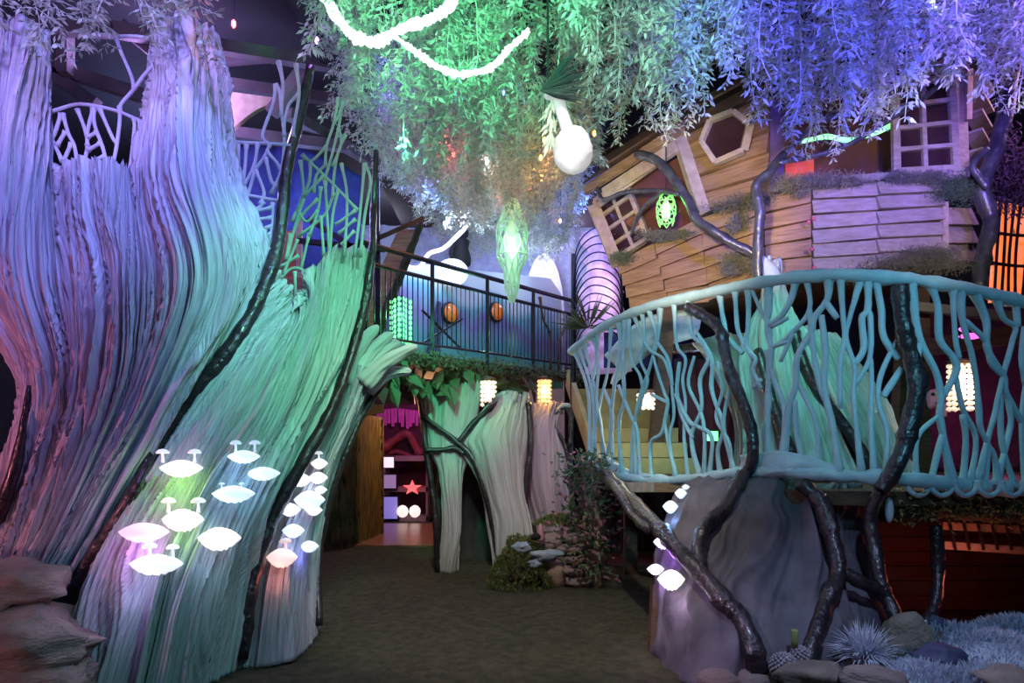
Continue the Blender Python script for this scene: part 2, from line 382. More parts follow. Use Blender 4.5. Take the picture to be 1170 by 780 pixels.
Z2 = [[(100, 365), (170, 370), (230, 372), (310, 380)], [(125, 375), (130, 520)], [(155, 375), (150, 450), (140, 520)], [(195, 370), (180, 450), (140, 525)],
      [(265, 90), (280, 170), (275, 250), (285, 350), (275, 460), (240, 545)], [(255, 170), (245, 240), (210, 340), (230, 375)], [(255, 170), (270, 200), (275, 280)],
      [(325, 100), (335, 200), (320, 300), (315, 350)], [(335, 200), (300, 240), (285, 300), (285, 350)], [(235, 375), (215, 420), (185, 460)], [(225, 400), (260, 440), (280, 480)],
      [(220, 420), (240, 500), (260, 520)], [(185, 460), (215, 540), (200, 580)], [(185, 460), (165, 530), (150, 585)], [(140, 545), (190, 555), (275, 570)], [(145, 580), (190, 595), (215, 570)],
      [(245, 575), (245, 640), (230, 745)], [(150, 612), (245, 590)], [(150, 637), (245, 625)], [(160, 672), (245, 655)], [(175, 705), (240, 680)]]
for p in Z2: obj('twig', branch(zoomed(230, 40, 3, p, 4.88), .013, 4, 6), M_webl, tree, True)

# ================================================================== the green root slab
slab = thing('root_slab', 'pale green fluted root slab with ragged top and glowing fungi', 'tree root', P(170, 785, 4.0)); slab.location.z = 0
G0 = [(58, 796, 3.86), (112, 640, 4.1), (182, 520, 4.34), (238, 430, 4.48), (288, 348, 4.68), (314, 318, 4.78)]
G1 = [(135, 799, 3.82), (182, 640, 4.0), (240, 520, 4.2), (290, 430, 4.4), (325, 378, 4.6), (346, 346, 4.8)]
G2 = [(210, 786, 4.0), (240, 640, 4.15), (292, 520, 4.35), (337, 430, 4.55), (360, 358, 4.8), (373, 290, 5.0)]
G3 = [(275, 762, 4.38), (292, 640, 4.6), (345, 520, 4.8), (386, 430, 5.0), (412, 350, 5.2), (419, 286, 5.28)]
obj('slab_face', sheet([G0, G1, G2, G3], 250, 150, 11, .07, 56, .020, .08, .09, 4, .02), M_green, slab, True)
Z3 = [[(345, 410), (420, 480), (470, 530), (535, 600)], [(470, 215), (455, 300), (430, 380), (425, 450)], [(485, 225), (470, 320), (440, 440), (420, 500)], [(470, 320), (480, 370), (450, 450)],
      [(495, 340), (470, 400), (455, 480), (450, 560)], [(430, 380), (380, 430), (350, 420)], [(340, 430), (350, 540), (330, 600)], [(375, 430), (370, 500), (345, 560), (310, 640)], [(345, 560), (420, 480)],
      [(410, 520), (400, 600), (370, 690)], [(425, 500), (430, 600), (440, 760)], [(455, 540), (420, 620), (330, 690)], [(470, 530), (450, 620), (440, 760)], [(560, 440), (545, 600), (525, 760)],
      [(560, 440), (580, 500), (560, 620), (545, 760)], [(530, 600), (460, 650)], [(530, 630), (470, 680)], [(525, 670), (480, 720)], [(400, 560), (330, 640), (290, 780)], [(350, 560), (320, 660), (280, 800)],
      [(370, 680), (340, 810)], [(330, 600), (360, 640), (400, 600)], [(385, 540), (395, 480), (430, 440)], [(455, 300), (470, 280), (485, 225)], [(480, 440), (500, 560), (490, 760)], [(410, 620), (420, 760)]]
for p in Z3: obj('twig', branch(zoomed(230, 40, 3, p, 5.02), .011, 4, 6), M_webg, slab, True)
for p in [[(370, 160), (400, 90), (420, 40)], [(360, 175), (400, 140), (440, 150), (470, 215)], [(410, 150), (415, 250)], [(440, 150), (450, 280)], [(360, 135), (425, 95)], [(380, 110), (395, 20)]]:
    obj('twig', branch(zoomed(200, 260, 3, p, 4.95), .011, 4, 6), M_webg, slab, True)
obj('bark_vein', vein(hug([(275, 752, 4.42), (290, 660, 4.6), (313, 590, 4.75), (346, 528, 4.92), (374, 478, 5.05), (394, 428, 5.18), (414, 360, 5.3), (424, 300, 5.38), (427, 240, 5.42), (430, 172, 5.45)], .05), .05, 3, taper=.6), M_vein, slab, True)

obj('bark_vein', vein(hug([(20, 745, 4.12), (62, 702, 4.15), (100, 652, 4.2), (150, 572, 4.3), (187, 502, 4.38), (234, 437, 4.46), (272, 385, 4.58), (302, 328, 4.75), (320, 268, 4.82), (327, 200, 4.88), (341, 140, 4.92), (355, 76, 4.95)], .062), .062, 1, taper=.5), M_vein, tree, True)
obj('bark_vein', vein(hug([(-25, 640, 4.5), (5, 575, 4.55), (24, 505, 4.6), (33, 440, 4.65)], .045), .045, 2, taper=.85), M_vein, tree, True)
hand = thing('root_hand', 'lavender root splaying into five blunt fingers beside the doorway', 'tree root', P(330, 750, 4.7)); hand.location.z = 0
H0 = [(282, 766, 4.35), (302, 640, 4.7), (346, 540, 5.0), (380, 470, 5.2), (398, 424, 5.4)]
H1 = [(325, 755, 4.5), (333, 640, 4.8), (362, 540, 5.1), (392, 470, 5.3), (412, 420, 5.45)]
H2 = [(362, 718, 5.3), (360, 640, 5.35), (376, 555, 5.45), (410, 472, 5.55), (432, 428, 5.65)]
obj('root_face', sheet([H0, H1, H2], 110, 90, 6, .04, 26, .014, .08, .02, 5, .05), M_trunk, hand, True)
def finger(pts, r0, r1):
    q = catmull(pts, 6); m = len(q); mb = MB()
    mb.tube(q, [(r0 + (r1 - r0) * i / (m - 1)) * (1 if i < m - 2 else (.8 if i == m - 2 else .35)) for i in range(m)], 36, .22, 0, .07); return mb
for pts, r0, r1 in [(((395, 440, 5.35), (402, 412, 5.4), (416, 390, 5.45), (432, 372, 5.5)), .085, .038), (((404, 436, 5.4), (418, 408, 5.5), (434, 392, 5.55), (448, 381, 5.6)), .08, .04),
                    (((412, 434, 5.45), (428, 412, 5.55), (444, 398, 5.6), (456, 391, 5.7)), .075, .04), (((416, 438, 5.4), (436, 418, 5.4), (458, 404, 5.4), (477, 395, 5.4)), .08, .034),
                    (((420, 446, 5.5), (438, 430, 5.5), (456, 424, 5.5), (470, 424, 5.5)), .06, .03)]:
    obj('finger', finger([P(*p) for p in pts], r0, r1), M_green, hand, True)
obj('bark_vein', vein(hug([(364, 714, 5.42), (364, 640, 5.45), (380, 560, 5.52), (412, 478, 5.6), (436, 440, 5.68)], .03), .03, 5), M_vein, hand, True)

# ------------------------------------------------------------------ glowing shelf fungi
def fungus_mesh(w, h, d):
    mb = MB(); nu, nv = 18, 8; v = []; f = []
    for i in range(nu + 1):
        x = -1 + 2 * i / nu; k = max(.0, 1 - abs(x) ** 1.9) + .01
        for j in range(nv):
            a = 2 * math.pi * j / nv
            rip = 1 + .10 * math.sin(x * 23) * (1 if math.sin(a) < 0 else .2)
            v.append((x * w / 2, -math.cos(a) * d * k, math.sin(a) * h / 2 * k * rip * (1.05 if math.sin(a) < 0 else .9)))
    for i in range(nu):
        for j in range(nv): a = i * nv + j; b = i * nv + (j + 1) % nv; f.append((a, b, b + nv, a + nv))
    f += [tuple(range(nv))[::-1], tuple(nu * nv + j for j in range(nv))]
    return mb.add(v, f)
def fungus(px, py, wpx, col, label, group, buds=(), hpx=None, p=None, lamp=3., estr=.6, gcol=None):
    if p is None:
        p = surf_at(px, py); yn = min(surf_at(px + s_ * wpx * .3, py).y for s_ in (-1, 0, 1)); p = P(px, py, min(p.y, max(yn, p.y - .12)))
    k = p.y / F; w = wpx * k; h = (hpx or wpx * .40) * k; d = min(.10, w * .42)
    c = p + Vector((0, -d * .55, 0))
    root = thing('glowing_fungus', label, 'mushroom', c - Vector((0, 0, h * .6)), group)
    mb = fungus_mesh(w, h, d); mb.v = [(c.x + a, c.y + b, c.z + e) for a, b, e in mb.v]
    m = emis('fungus_light', col, estr, col); m2 = emis('fungus_bud_light', col, estr * .55, col)
    obj('cap', mb, m, root, True)
    for bx, bs in buds:
        q = c + Vector((bx * w, -d * .1, h * .30)); s = bs * k
        bs_ = obj('bud_stem', MB().tube([q, q + Vector((0, 0, s * .8)), q + Vector((0, -.004, s * 1.3))], [s * .22, s * .16, s * .14], 7), m2, root, True)
        obj('bud_cap', MB().lathe(q + Vector((0, 0, s * 1.2)), [(s * .02, -s * .1), (s * .75, -s * .08), (s * .8, s * .1), (s * .5, s * .4), (s * .05, s * .52)], 12), m2, bs_, True)
    if lamp: point(c + Vector((0, -d * 1.15, -h * .9)), gcol or col, lamp * .12, .05, parent=root)
    return root
W_, PK, BL, YL = (1, .96, 1), (1, .62, .95), (.72, .86, 1), (1, .98, .86)
fg = 'shelf fungi on the green root slab'
fungus(212, 534, 50, W_, 'white glowing fungus with green glow around, topmost on the root slab', fg, ((-.4, 9), (.32, 9)), lamp=7, gcol=(.35, 1, .12))
fungus(282, 521, 38, BL, 'small bluish glowing fungus with two buds, above a bare one', fg, ((-.22, 8), (.35, 8)), lamp=4, gcol=(.25, .5, 1))
fungus(304, 540, 40, BL, 'plain bluish glowing fungus without buds beside the dark bark vein', fg, lamp=3, gcol=(.25, .55, 1))
fungus(271, 563, 50, BL, 'bluish glowing fungus with ragged top on blue-lit bark', fg, ((-.25, 4), (.2, 4)), lamp=4, gcol=(.2, .5, 1))
fungus(214, 592, 48, YL, 'warm white glowing fungus with two tall horn-like buds', fg, ((-.32, 10), (.38, 10)), hpx=26, lamp=5, gcol=(.6, 1, .35))
fungus(170, 606, 58, PK, 'pink glowing fungus nearest the twisted dark bark vein', fg, hpx=23, lamp=7, gcol=(.8, .2, 1))
fungus(255, 613, 50, W_, 'round ribbed white fungus above deep root grooves', fg, hpx=27, lamp=4, gcol=(.5, .6, 1))
fungus(184, 642, 62, (.8, .84, 1), 'wide bluish white fungus, lowest on the root slab, one bud', fg, ((-.1, 10), (.32, 9)), hpx=24, lamp=6, gcol=(.45, .4, 1))
hg = 'fungi clustered on the lavender root'
for px, py, wp, col, lb, bd, gl in [(366, 529, 20, W_, 'small white fungus at the top of the lavender root cluster', ((0, 6),), None), (365, 545, 22, W_, 'white fungus just under the topmost one of the cluster', (), (.8, .8, 1)),
        (345, 547, 26, W_, 'white fungus beside the dark vein, upper in the cluster', (), None), (367, 559, 16, BL, 'tiny bluish fungus above the large pale one', (), None),
        (356, 570, 36, BL, 'largest pale fungus of the cluster on the lavender root', (), (.5, .6, 1)), (333, 581, 25, W_, 'white fungus tucked against the dark bark vein', ((-.2, 6),), None),
        (360, 582, 20, W_, 'small white fungus directly under the largest pale one', (), None), (337, 605, 26, BL, 'white fungus with bluish rim above the pinkish one', (), (.5, .6, 1)),
        (355, 623, 22, BL, 'bluish fungus low on the outer edge of the lavender root', (), (.2, .2, 1)), (325, 635, 36, (1, .72, .68), 'pinkish fungus with a tall bud, lowest of the cluster', ((.12, 9),), (1, .25, .18))]:
    fungus(px, py, wp, col, lb, hg, bd, hpx=wp * .62, lamp=3 if gl else 0, gcol=gl)

# ------------------------------------------------------------------ rock at the foot of the tree
rk = thing('layered_rock', 'brown layered rock at the foot of the giant tree', 'rock', P(15, 800, 3.6)); rk.location.z = 0
def ground(px, py, w, h, d, **k):
    Y = EYE * F / (py - HY); c = P(px, py, Y); return rock((c.x, c.y + d / 2, h / 2), (w, d, h), **k)
obj('stone_slab', rock((-2.80, 3.60, .12), (1.05, .75, .44), 3, 4, .022, .3), M_rock, rk, True)
obj('stone_slab', rock((-2.76, 3.66, .40), (.85, .62, .38), 5, 4, .024, .35), M_rock, rk, True)
obj('stone_slab', rock((-2.92, 3.85, .64), (.62, .5, .32), 8, 4, .026, .35), M_rock, rk, True)

# ================================================================== doorway and the room behind it
struct('trim_1', MB().box((-1.55, 11.0, .012), (2.6, 2.75, .024)), M_floorw)                 # boarded floor past the carpet
struct('trim_2', MB().box((1.45, 8.45, .012), (2.6, .9, .024)), mat('red_boards', (.16, .05, .04), (.10, .03, .028), .45, scale=4, stretch=(1, 6, 1)))
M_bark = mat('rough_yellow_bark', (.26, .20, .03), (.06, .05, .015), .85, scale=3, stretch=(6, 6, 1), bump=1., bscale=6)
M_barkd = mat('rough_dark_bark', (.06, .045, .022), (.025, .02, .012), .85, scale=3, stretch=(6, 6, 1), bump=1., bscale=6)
def slabboard(px0, px1, y0, y1, Y0_, Y1_, th, seed):
    a, b = P(px0, y1, Y0_), P(px1, y1, Y1_); za = P(px0, y0, Y0_).z; mb = MB(); nu, nv = 8, 30; v = []; f = []
    for s in (0, 1):
        for j in range(nv + 1):
            for i in range(nu + 1):
                p = a.lerp(b, i / nu); p.z = max(0, a.z) * 0 + za * j / nv
                p.y += (th if s else 0) - (0 if s else .14 * mn.noise((i * 1.3 + seed, j * .3, 0)) + .06 * mn.noise((i * 3 + seed, j * .9, 0)))
                v.append(p)
    N = (nu + 1) * (nv + 1)
    for j in range(nv):
        for i in range(nu):
            q = j * (nu + 1) + i; f.append((q, q + 1, q + nu + 2, q + nu + 1)); f.append((q + N + nu + 1, q + N + nu + 2, q + N + 1, q + N))
    for j in range(nv):
        for i in (0, nu): q = j * (nu + 1) + i; f.append((q, q + nu + 1, q + nu + 1 + N, q + N))
    for i in range(nu):
        for j in (0, nv): q = j * (nu + 1) + i; f.append((q, q + 1, q + 1 + N, q + N))
    return mb.add(v, f)
t = thing('bark_door_jamb', 'rough yellow-lit bark boards lining the doorway', 'door frame', P(410, 622, 9.6)); t.location.z = 0
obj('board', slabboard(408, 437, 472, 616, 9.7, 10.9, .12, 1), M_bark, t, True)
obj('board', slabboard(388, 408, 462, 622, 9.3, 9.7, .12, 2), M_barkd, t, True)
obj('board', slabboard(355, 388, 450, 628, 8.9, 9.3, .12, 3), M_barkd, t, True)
obj('lintel', MB().bar(P(372, 474, 9.2), P(432, 466, 10.3), .22, .16), M_barkd, t)
t = thing('folded_panel', 'dark folded sheet metal awning above the doorway with amber light', 'awning', P(440, 460, 8.6))
mb = MB(); a = [P(424, 434, 8.2), P(470, 428, 8.4), P(474, 462, 8.9), P(428, 462, 8.7)]
mb.hexa(a, [q + Vector((0, .03, .02)) for q in a]); obj('sheet', mb, mat('blue_metal', (.10, .11, .17), (.06, .07, .12), .3, metal=.7, scale=3), t)
obj('amber_shade', MB().lathe(P(417, 448, 8.5), [(.02, .12), (.10, -.02), (.09, -.04), (.02, -.05)], 5), emis('amber_shade', (1, .62, .25), .9, (.5, .3, .1)), t)
point(P(400, 470, 8.7), (1, .75, .2), 7, .05)
# media room beyond
struct('wall_room', MB().box((-1.75, 13.6, 1.5), (2.2, .1, 3.0)), mat('plum_wall', (.09, .02, .055), (.05, .012, .03), .8, scale=3))
point((-1.75, 12.1, 2.5), (1, .12, .70), 22, .2)
point((-1.3, 10.9, 2.1), (1, .50, .22), 26, .2)
sh = thing('media_shelf', 'pinkish shelf unit with screens at the end of the lit room', 'shelf', (-2.15, 13.0, .024))
M_shelf = mat('pink_lacquer', (.34, .22, .26), (.26, .17, .21), .5, scale=3)
for z in (.05, .62, 1.22): obj('shelf_board', MB().box((-2.05, 13.1, z), (.9, .4, .10)), M_shelf, sh)
for x in (-2.5, -1.62): obj('side_panel', MB().box((x, 13.1, .62), (.1, .4, 1.3)), M_shelf, sh)
def screen(px, py, w, h, Y, col, s, label):
    c = P(px, py, Y); t = thing('screen', label, 'screen', c - Vector((0, 0, h / 2)), 'screens in the room beyond the doorway')
    obj('casing', MB().box(c + Vector((0, .05, 0)), (w + .05, .1, h + .05)), M_black, t)
    obj('display', MB().box(c + Vector((0, -.006, 0)), (w, .02, h)), emis('screen_light', col, s), t)
screen(444, 528, .20, .20, 12.9, (1, .7, .8), .7, 'bright whitish screen on top of the pink shelf unit')
screen(443, 550, .32, .26, 12.85, (.08, .07, .22), .5, 'dim dotted screen on the middle of the pink shelf unit')
screen(441, 580, .44, .42, 12.8, (.06, .09, .55), .5, 'deep blue screen at the bottom of the pink shelf unit')
st = MB(); c = P(471, 557, 12.85); k = 5; v = []
for s in (-.02, .02):
    for i in range(10):
        r = .19 if i % 2 == 0 else .075; a = math.pi / 2 + i * math.pi / 5; v.append(c + Vector((r * math.cos(a), s, r * math.sin(a) * .8)))
st.add(v, [tuple(range(10)), tuple(range(19, 9, -1))] + [(i, (i + 1) % 10, 10 + (i + 1) % 10, 10 + i) for i in range(10)])
tag(obj('star_lamp', st, emis('star_red', (1, .05, .03), 1.0)), 'red glowing star lamp in the room beyond the doorway', 'lamp')
cab = thing('dark_cabinet', 'tall dark cabinet holding the star and the white lamp', 'cabinet', (-1.22, 12.9, .024))
obj('back', MB().box((-1.22, 13.2, .9), (.75, .05, 1.75)), M_black, cab)
for z in (.10, .475, 1.3): obj('shelf_board', MB().box((-1.22, 12.98, z), (.75, .4, .04)), M_brown, cab)
for x in (-1.6, -.84): obj('side_panel', MB().box((x, 12.98, .9), (.04, .4, 1.75)), M_brown, cab)
t = thing('twin_lamp', 'white twin-globe lamp under the red star', 'lamp', P(467, 592, 12.75))
for dx in (-7, 7): obj('globe', rock(P(467 + dx, 584, 12.75), (.2, .16, .22), 2, 2, 0, .02), emis('globe_light', (1, .8, .75), .7), t, True)
fr = thing('magenta_fringe', 'magenta fringed curtain hanging across the room ceiling', 'curtain', P(460, 486, 13.4))
for i in range(14):
    x = 432 + i * 4.1; y1 = 484 + R.uniform(-2, 6); obj('strip', MB().bar(P(x, 466 + abs(i - 5) * .5, 13.40), P(x + R.uniform(-1, 1), y1, 13.40), .06, .02), mat('magenta_cloth', (.55, .08, .40), (.4, .05, .3), .7) if i == 0 else MATS['magenta_cloth'], fr)
t = thing('red_driftwood', 'reddish twisted wood hanging under the fringe', 'branch', P(460, 520, 12.3))
obj('stem', branch([P(438, 512, 13.33), P(455, 500, 13.33), P(466, 496, 13.33), P(474, 508, 13.33), P(480, 520, 13.33)], .09), mat('red_wood', (.25, .04, .04), (.12, .02, .03), .6), t, True)
obj('stem', branch([P(436, 522, 13.40), P(452, 516, 13.40), P(470, 522, 13.40), P(482, 530, 13.40)], .06), MATS['red_wood'], t, True)

# ================================================================== grotto of small root slabs
gr = thing('root_grotto', 'small grotto of grey fluted slabs edged with dark bark', 'grotto', (-.35, 7.75, 0))
obj('slab_face', sheet([[(498, 653, 7.75), (506, 600, 7.75), (502, 540, 7.8), (486, 505, 7.85), (480, 450, 8.0)], [(512, 654, 7.7), (518, 600, 7.68), (515, 545, 7.7), (510, 510, 7.8), (516, 442, 8.0)], [(524, 653, 7.75), (526, 600, 7.75), (527, 550, 7.8), (540, 508, 7.9), (552, 434, 8.05)]], 60, 60, 5, .03, 16, .010, .06, .10, 11, .05), M_grot, gr, True)
obj('slab_face', sheet([[(566, 656, 7.7), (558, 600, 7.72), (548, 550, 7.75), (530, 520, 7.8), (526, 505, 7.85), (552, 470, 7.9), (568, 458, 8.0)], [(580, 656, 7.6), (580, 600, 7.58), (572, 560, 7.58), (565, 520, 7.6), (562, 500, 7.65), (576, 470, 7.75), (580, 454, 7.9)], [(604, 652, 7.7), (608, 610, 7.72), (598, 560, 7.72), (598, 520, 7.75), (602, 500, 7.75), (602, 470, 7.8), (602, 456, 7.9)]], 80, 80, 6, .03, 20, .010, .06, .14, 12, .07), M_grot, gr, True)
obj('slab_face', sheet([[(620, 645, 8.2), (612, 600, 8.1), (604, 560, 8.05), (604, 520, 8.05), (606, 490, 8.1), (610, 464, 8.2)], [(636, 645, 8.1), (630, 600, 8.0), (622, 560, 7.95), (618, 520, 7.95), (620, 490, 8.0), (628, 464, 8.2)], [(650, 645, 8.2), (652, 600, 8.15), (654, 560, 8.15), (648, 520, 8.15), (636, 490, 8.15), (644, 462, 8.3)]], 60, 70, 5, .03, 16, .010, .06, .10, 13, .06), mat('painted_bark_pink', (.46, .36, .38), (.33, .25, .28), .7, scale=3, stretch=(30, 2, 1), bump=.4, bscale=4, uv=True), gr, True)
obj('slab_back', sheet([[(498, 648, 8.3), (500, 560, 8.3), (510, 490, 8.2)], [(535, 648, 8.6), (538, 560, 8.6), (535, 490, 8.4)], [(575, 648, 8.3), (572, 560, 8.3), (560, 490, 8.2)]], 30, 30, 4, .03, 10, .01, .05, 0, 14), mat('dark_grotto', (.055, .06, .05), (.03, .035, .03), .8), gr, True)
for k, pts in enumerate([[(500, 655, 7.68), (498, 600, 7.66), (494, 560, 7.7), (487, 515, 7.75), (482, 470, 7.85), (474, 432, 7.9)], [(572, 656, 7.62), (563, 600, 7.62), (552, 555, 7.62), (541, 525, 7.66), (524, 506, 7.7), (500, 488, 7.75), (482, 474, 7.8)],
                         [(486, 514, 7.7), (505, 514, 7.7), (520, 512, 7.7), (530, 518, 7.7)], [(524, 505, 7.7), (540, 484, 7.75), (556, 470, 7.75), (574, 458, 7.8)], [(614, 640, 7.8), (604, 600, 7.75), (601, 560, 7.72), (605, 520, 7.72), (606, 490, 7.75), (604, 460, 7.8)],
                         [(654, 640, 8.1), (654, 580, 8.08), (650, 530, 8.08), (644, 505, 8.08), (634, 488, 8.08), (634, 472, 8.1), (646, 466, 8.1), (652, 480, 8.1), (651, 510, 8.1)]]):
    obj('bark_edge', vein([P(*p) for p in pts], .034 if k < 5 else .025, 20 + k, 8), M_vein, gr, True)
for pts in [[(566, 470, 7.8), (574, 455, 7.8), (578, 447, 7.8)], [(584, 468, 7.75), (588, 455, 7.75), (590, 447, 7.75)], [(596, 468, 7.75), (599, 458, 7.75), (601, 452, 7.75)], [(636, 470, 8.1), (644, 463, 8.1), (652, 464, 8.1)]]:
    obj('prong', branch([P(*p) for p in pts], .03, 4, 7, .6), M_grot, gr, True)
# stones, moss and the climbing plant beside it
pile = thing('mossy_rock_pile', 'mossy pile of stacked stones beside the grotto', 'rock pile', (.3, 7.1, 0))
for k, (px, py, w, h, d, z, m) in enumerate([(632, 655, .30, .36, .3, .14, M_rockp), (658, 668, .34, .12, .3, .06, M_rock), (656, 656, .36, .13, .3, .17, M_rock), (659, 645, .30, .12, .3, .28, M_rock), (655, 634, .36, .13, .3, .38, M_rock), (658, 622, .34, .12, .28, .49, M_rock), (604, 650, .50, .46, .5, .22, M_rock), (630, 625, .5, .3, .45, .40, M_rock)]):
    obj('stone', rock(Vector(((px - CX) / F * 6.95, 6.95 + (.2 if k > 5 else 0), z)), (w, d, h), 30 + k, 2, .03), m, pile, True)
mb = MB()
for k in range(2600):
    a = R.uniform(0, 2 * math.pi); r = R.random() ** .5; x, y = .08 + .34 * r * math.cos(a), 7.0 + .28 * r * math.sin(a)
    z = .50 * max(0, 1 - r ** 3) * R.uniform(.75, 1.05) * (1 if x > -.05 else .8)
    mb.leaf((x, y - .12, z), (R.gauss(0, .6), R.gauss(-.5, .6), .9), .05, .018)
for k in range(1200):
    a = R.uniform(0, 6.28); r = R.random() ** .5; mb.leaf((.5 + .26 * r * math.cos(a), 7.15 + .2 * r * math.sin(a), .60 + .10 * (1 - r * r)), (R.gauss(0, .6), R.gauss(-.3, .6), .9), .05, .018)
tag(obj('moss', mb, M_moss, pile), kind='stuff')
for k, (px, py, w) in enumerate([(626, 634, .34), (597, 625, .2), (612, 642, .2)]):
    mb = rock(P(px, py, 6.74), (w * .8, .12, .10), 50 + k, 3, 0, .9); obj('painted_patch', mb, mat('pale_blue_paint', (.30, .36, .42), (.2, .26, .32), .7) if k == 0 else MATS['pale_blue_paint'], pile, True)
obj('pebble', rock(P(612, 613, 6.75), (.1, .08, .08), 4, 2), M_black, pile, True)
obj('figurine', MB().lathe(P(610, 612, 6.9) + Vector((.07, 0, -.05)), [(.045, 0), (.05, .03), (.03, .10), (.02, .15), (.005, .18)], 9), mat('pink_clay', (.5, .24, .27), None, .6), pile, True)
pl = thing('climbing_plant', 'leafy climbing plant with pink blooms on a post beside the rock pile', 'plant', P(678, 670, 6.9)); pl.location.z = 0
b0 = pl.location.copy()
for dx, dy in ((-.16, -.02), (-.07, .03), (.05, -.03)): obj('stem', branch([b0 + Vector((dx, dy, 0)), b0 + Vector((dx * .8, dy, .4)), b0 + Vector((dx * .4, 0, .9)), b0 + Vector((-.1, 0, 1.35))], .03, 5, 7), M_pale, pl, True)
lf, bl = MB(), MB()
for k in range(900):
    z = R.uniform(.12, 1.4); wd = .30 * (1 - .45 * abs(z - .8)); x = -.03 - .05 * z + R.gauss(0, wd * .55)
    (lf if R.random() < .7 else bl).leaf(b0 + Vector((x, R.uniform(-.25, .15), z)), (R.gauss(0, 1), R.gauss(-.6, .8), R.gauss(-.2, .7)), R.uniform(.05, .1), .04)
tag(obj('leaves', lf, M_leafd, pl), kind='stuff'); tag(obj('blooms', bl, mat('dusty_pink', (.30, .10, .13), (.16, .06, .09), .7), pl), kind='stuff')

# ================================================================== foot bridge with steel railing
A, B = Vector((-1.62, 6.75, 0)), Vector((1.0, 10.0, 0)); ax = (B - A).normalized(); nr = Vector((-ax.y, ax.x, 0))
if nr.y < 0: nr = -nr
def bp(s, z, off=0.): return A + (B - A) * s + nr * off + Vector((0, 0, z))
br = thing('foot_bridge', 'steel-railed foot bridge with mossy edge crossing above the grotto', 'bridge', bp(.5, 2.34))
mb = MB(); mb.hexa([bp(0, 2.36, 0), bp(1, 2.44, 0), bp(1, 2.54, 0), bp(0, 2.48, 0)], [bp(0, 2.36, 1.3), bp(1, 2.44, 1.3), bp(1, 2.54, 1.3), bp(0, 2.48, 1.3)]); obj('deck', mb, M_brown, br)
def rz(s): return .06 * s
for z0, r in ((3.55, .030), (3.35, .024), (2.60, .016)): obj('rail', MB().tube([bp(.02, z0), bp(.98, z0 + rz(1))], r, 8), M_steel, br)
for i in range(5): s = .04 + .23 * i; obj('post', MB().bar(bp(s, 2.44), bp(s, 3.55 + rz(s)), .045), M_steel, br)
for i in range(52):
    s = .03 + .95 * i / 51; obj('baluster', MB().tube([bp(s, 2.6 + rz(s)), bp(s, 3.35 + rz(s))], .0075, 5), M_steel, br)
for s0, s1 in ((.24, .40), (.40, .24)): obj('brace', MB().bar(bp(s0, 2.62, .04), bp(s1, 3.0, .04), .02), M_steel, br)
mb = MB()
for k in range(1500):
    s = R.random(); p = bp(s, 2.46 + rz(s) + R.gauss(-.03, .05), R.uniform(-.12, .03)); mb.leaf(p, (R.gauss(0, .6), R.gauss(-.5, .5), R.gauss(-.3, .7)), R.uniform(.04, .10), .025)
tag(obj('moss_fringe', mb, M_leafd, br), kind='stuff')
mb = MB()
for k in range(160):
    s = R.uniform(.02, .75); p = bp(s, 2.38 + R.uniform(-.25, .05), R.uniform(-.05, .4)); mb.leaf(p, (R.gauss(0, .7), -.5, R.gauss(-.9, .3)), R.uniform(.18, .34), .15)
tag(obj('broad_leaves', mb, M_leafd, br), kind='stuff')
tag(obj('bare_twig', branch([bp(.86, 2.5, -.05), bp(.85, 2.9, -.06), bp(.88, 3.1, -.06), bp(.93, 3.35, -.06), bp(.98, 3.75, -.06)], .018), M_brown, None, True), 'bare brown twig leaning against the bridge railing', 'branch')
tag(obj('bare_twig', branch([bp(.80, 2.5, -.08), bp(.80, 3.0, -.08), bp(.76, 3.2, -.08), bp(.74, 3.5, -.08)], .016), M_brown, None, True), 'thin bare twig below the lattice lantern on the bridge', 'branch')
# leaning timbers and truss left of the bridge
t = thing('leaning_timber', 'broad brown timber leaning behind the bridge end', 'timber', P(412, 395, 7.6))
q = [P(398, 385, 7.8), P(425, 392, 7.8), P(478, 262, 7.8), P(455, 262, 7.8)]; obj('plank', MB().hexa(q, [a + Vector((0, .07, 0)) for a in q]), M_wood, t)
obj('moss_edge', MB().tube(catmull([P(428, 390, 7.76), P(452, 330, 7.76), P(480, 258, 7.76)], 10), .05, 7, .6), mat('dark_moss', (.03, .045, .02), (.015, .02, .012), .9, bump=.8, scale=12), t, True)
for lb, segs in [('dark steel truss rising from the bridge end', [((430, 172, 7.4), (432, 392, 7.2)), ((432, 272, 7.2), (482, 250, 7.6)), ((380, 95, 6.9), (482, 250, 10.2)), ((482, 250, 10.2), (470, 200, 10.2)), ((352, 250, 7.2), (432, 300, 7.2)), ((340, 275, 7.2), (440, 285, 7.2))]),
                 ('violet-lit ceiling truss behind the tree limbs', [((-30, 28, 6.2), (130, 34, 6.2)), ((130, 34, 6.2), (385, 75, 6.9)), ((75, 40, 6.3), (75, 85, 6.3)), ((40, 70, 6.4), (180, 115, 6.4)), ((60, 85, 6.4), (110, 120, 6.4)), ((140, 30, 6.4), (190, 70, 6.4)), ((250, 68, 7.2), (370, 58, 7.6)), ((250, 95, 7.2), (390, 115, 8.)), ((330, 130, 7.5), (460, 205, 9.)), ((350, 75, 7), (310, 130, 7)), ((250, 150, 7.4), (400, 168, 8))])]:
    t = thing('steel_truss', lb, 'truss', P(*segs[0][1]))
    for a, b in segs: obj('beam', MB().bar(P(*a), P(*b), .06 if 'dark' in lb else .10, .05 if 'dark' in lb else .12), M_steel if 'dark' in lb else M_beam, t)
t = thing('pale_arch_panel', 'pale curved arch panel behind the fluted trunk', 'panel', P(280, 140, 6.9))
mb = MB(); v = []; n = 14
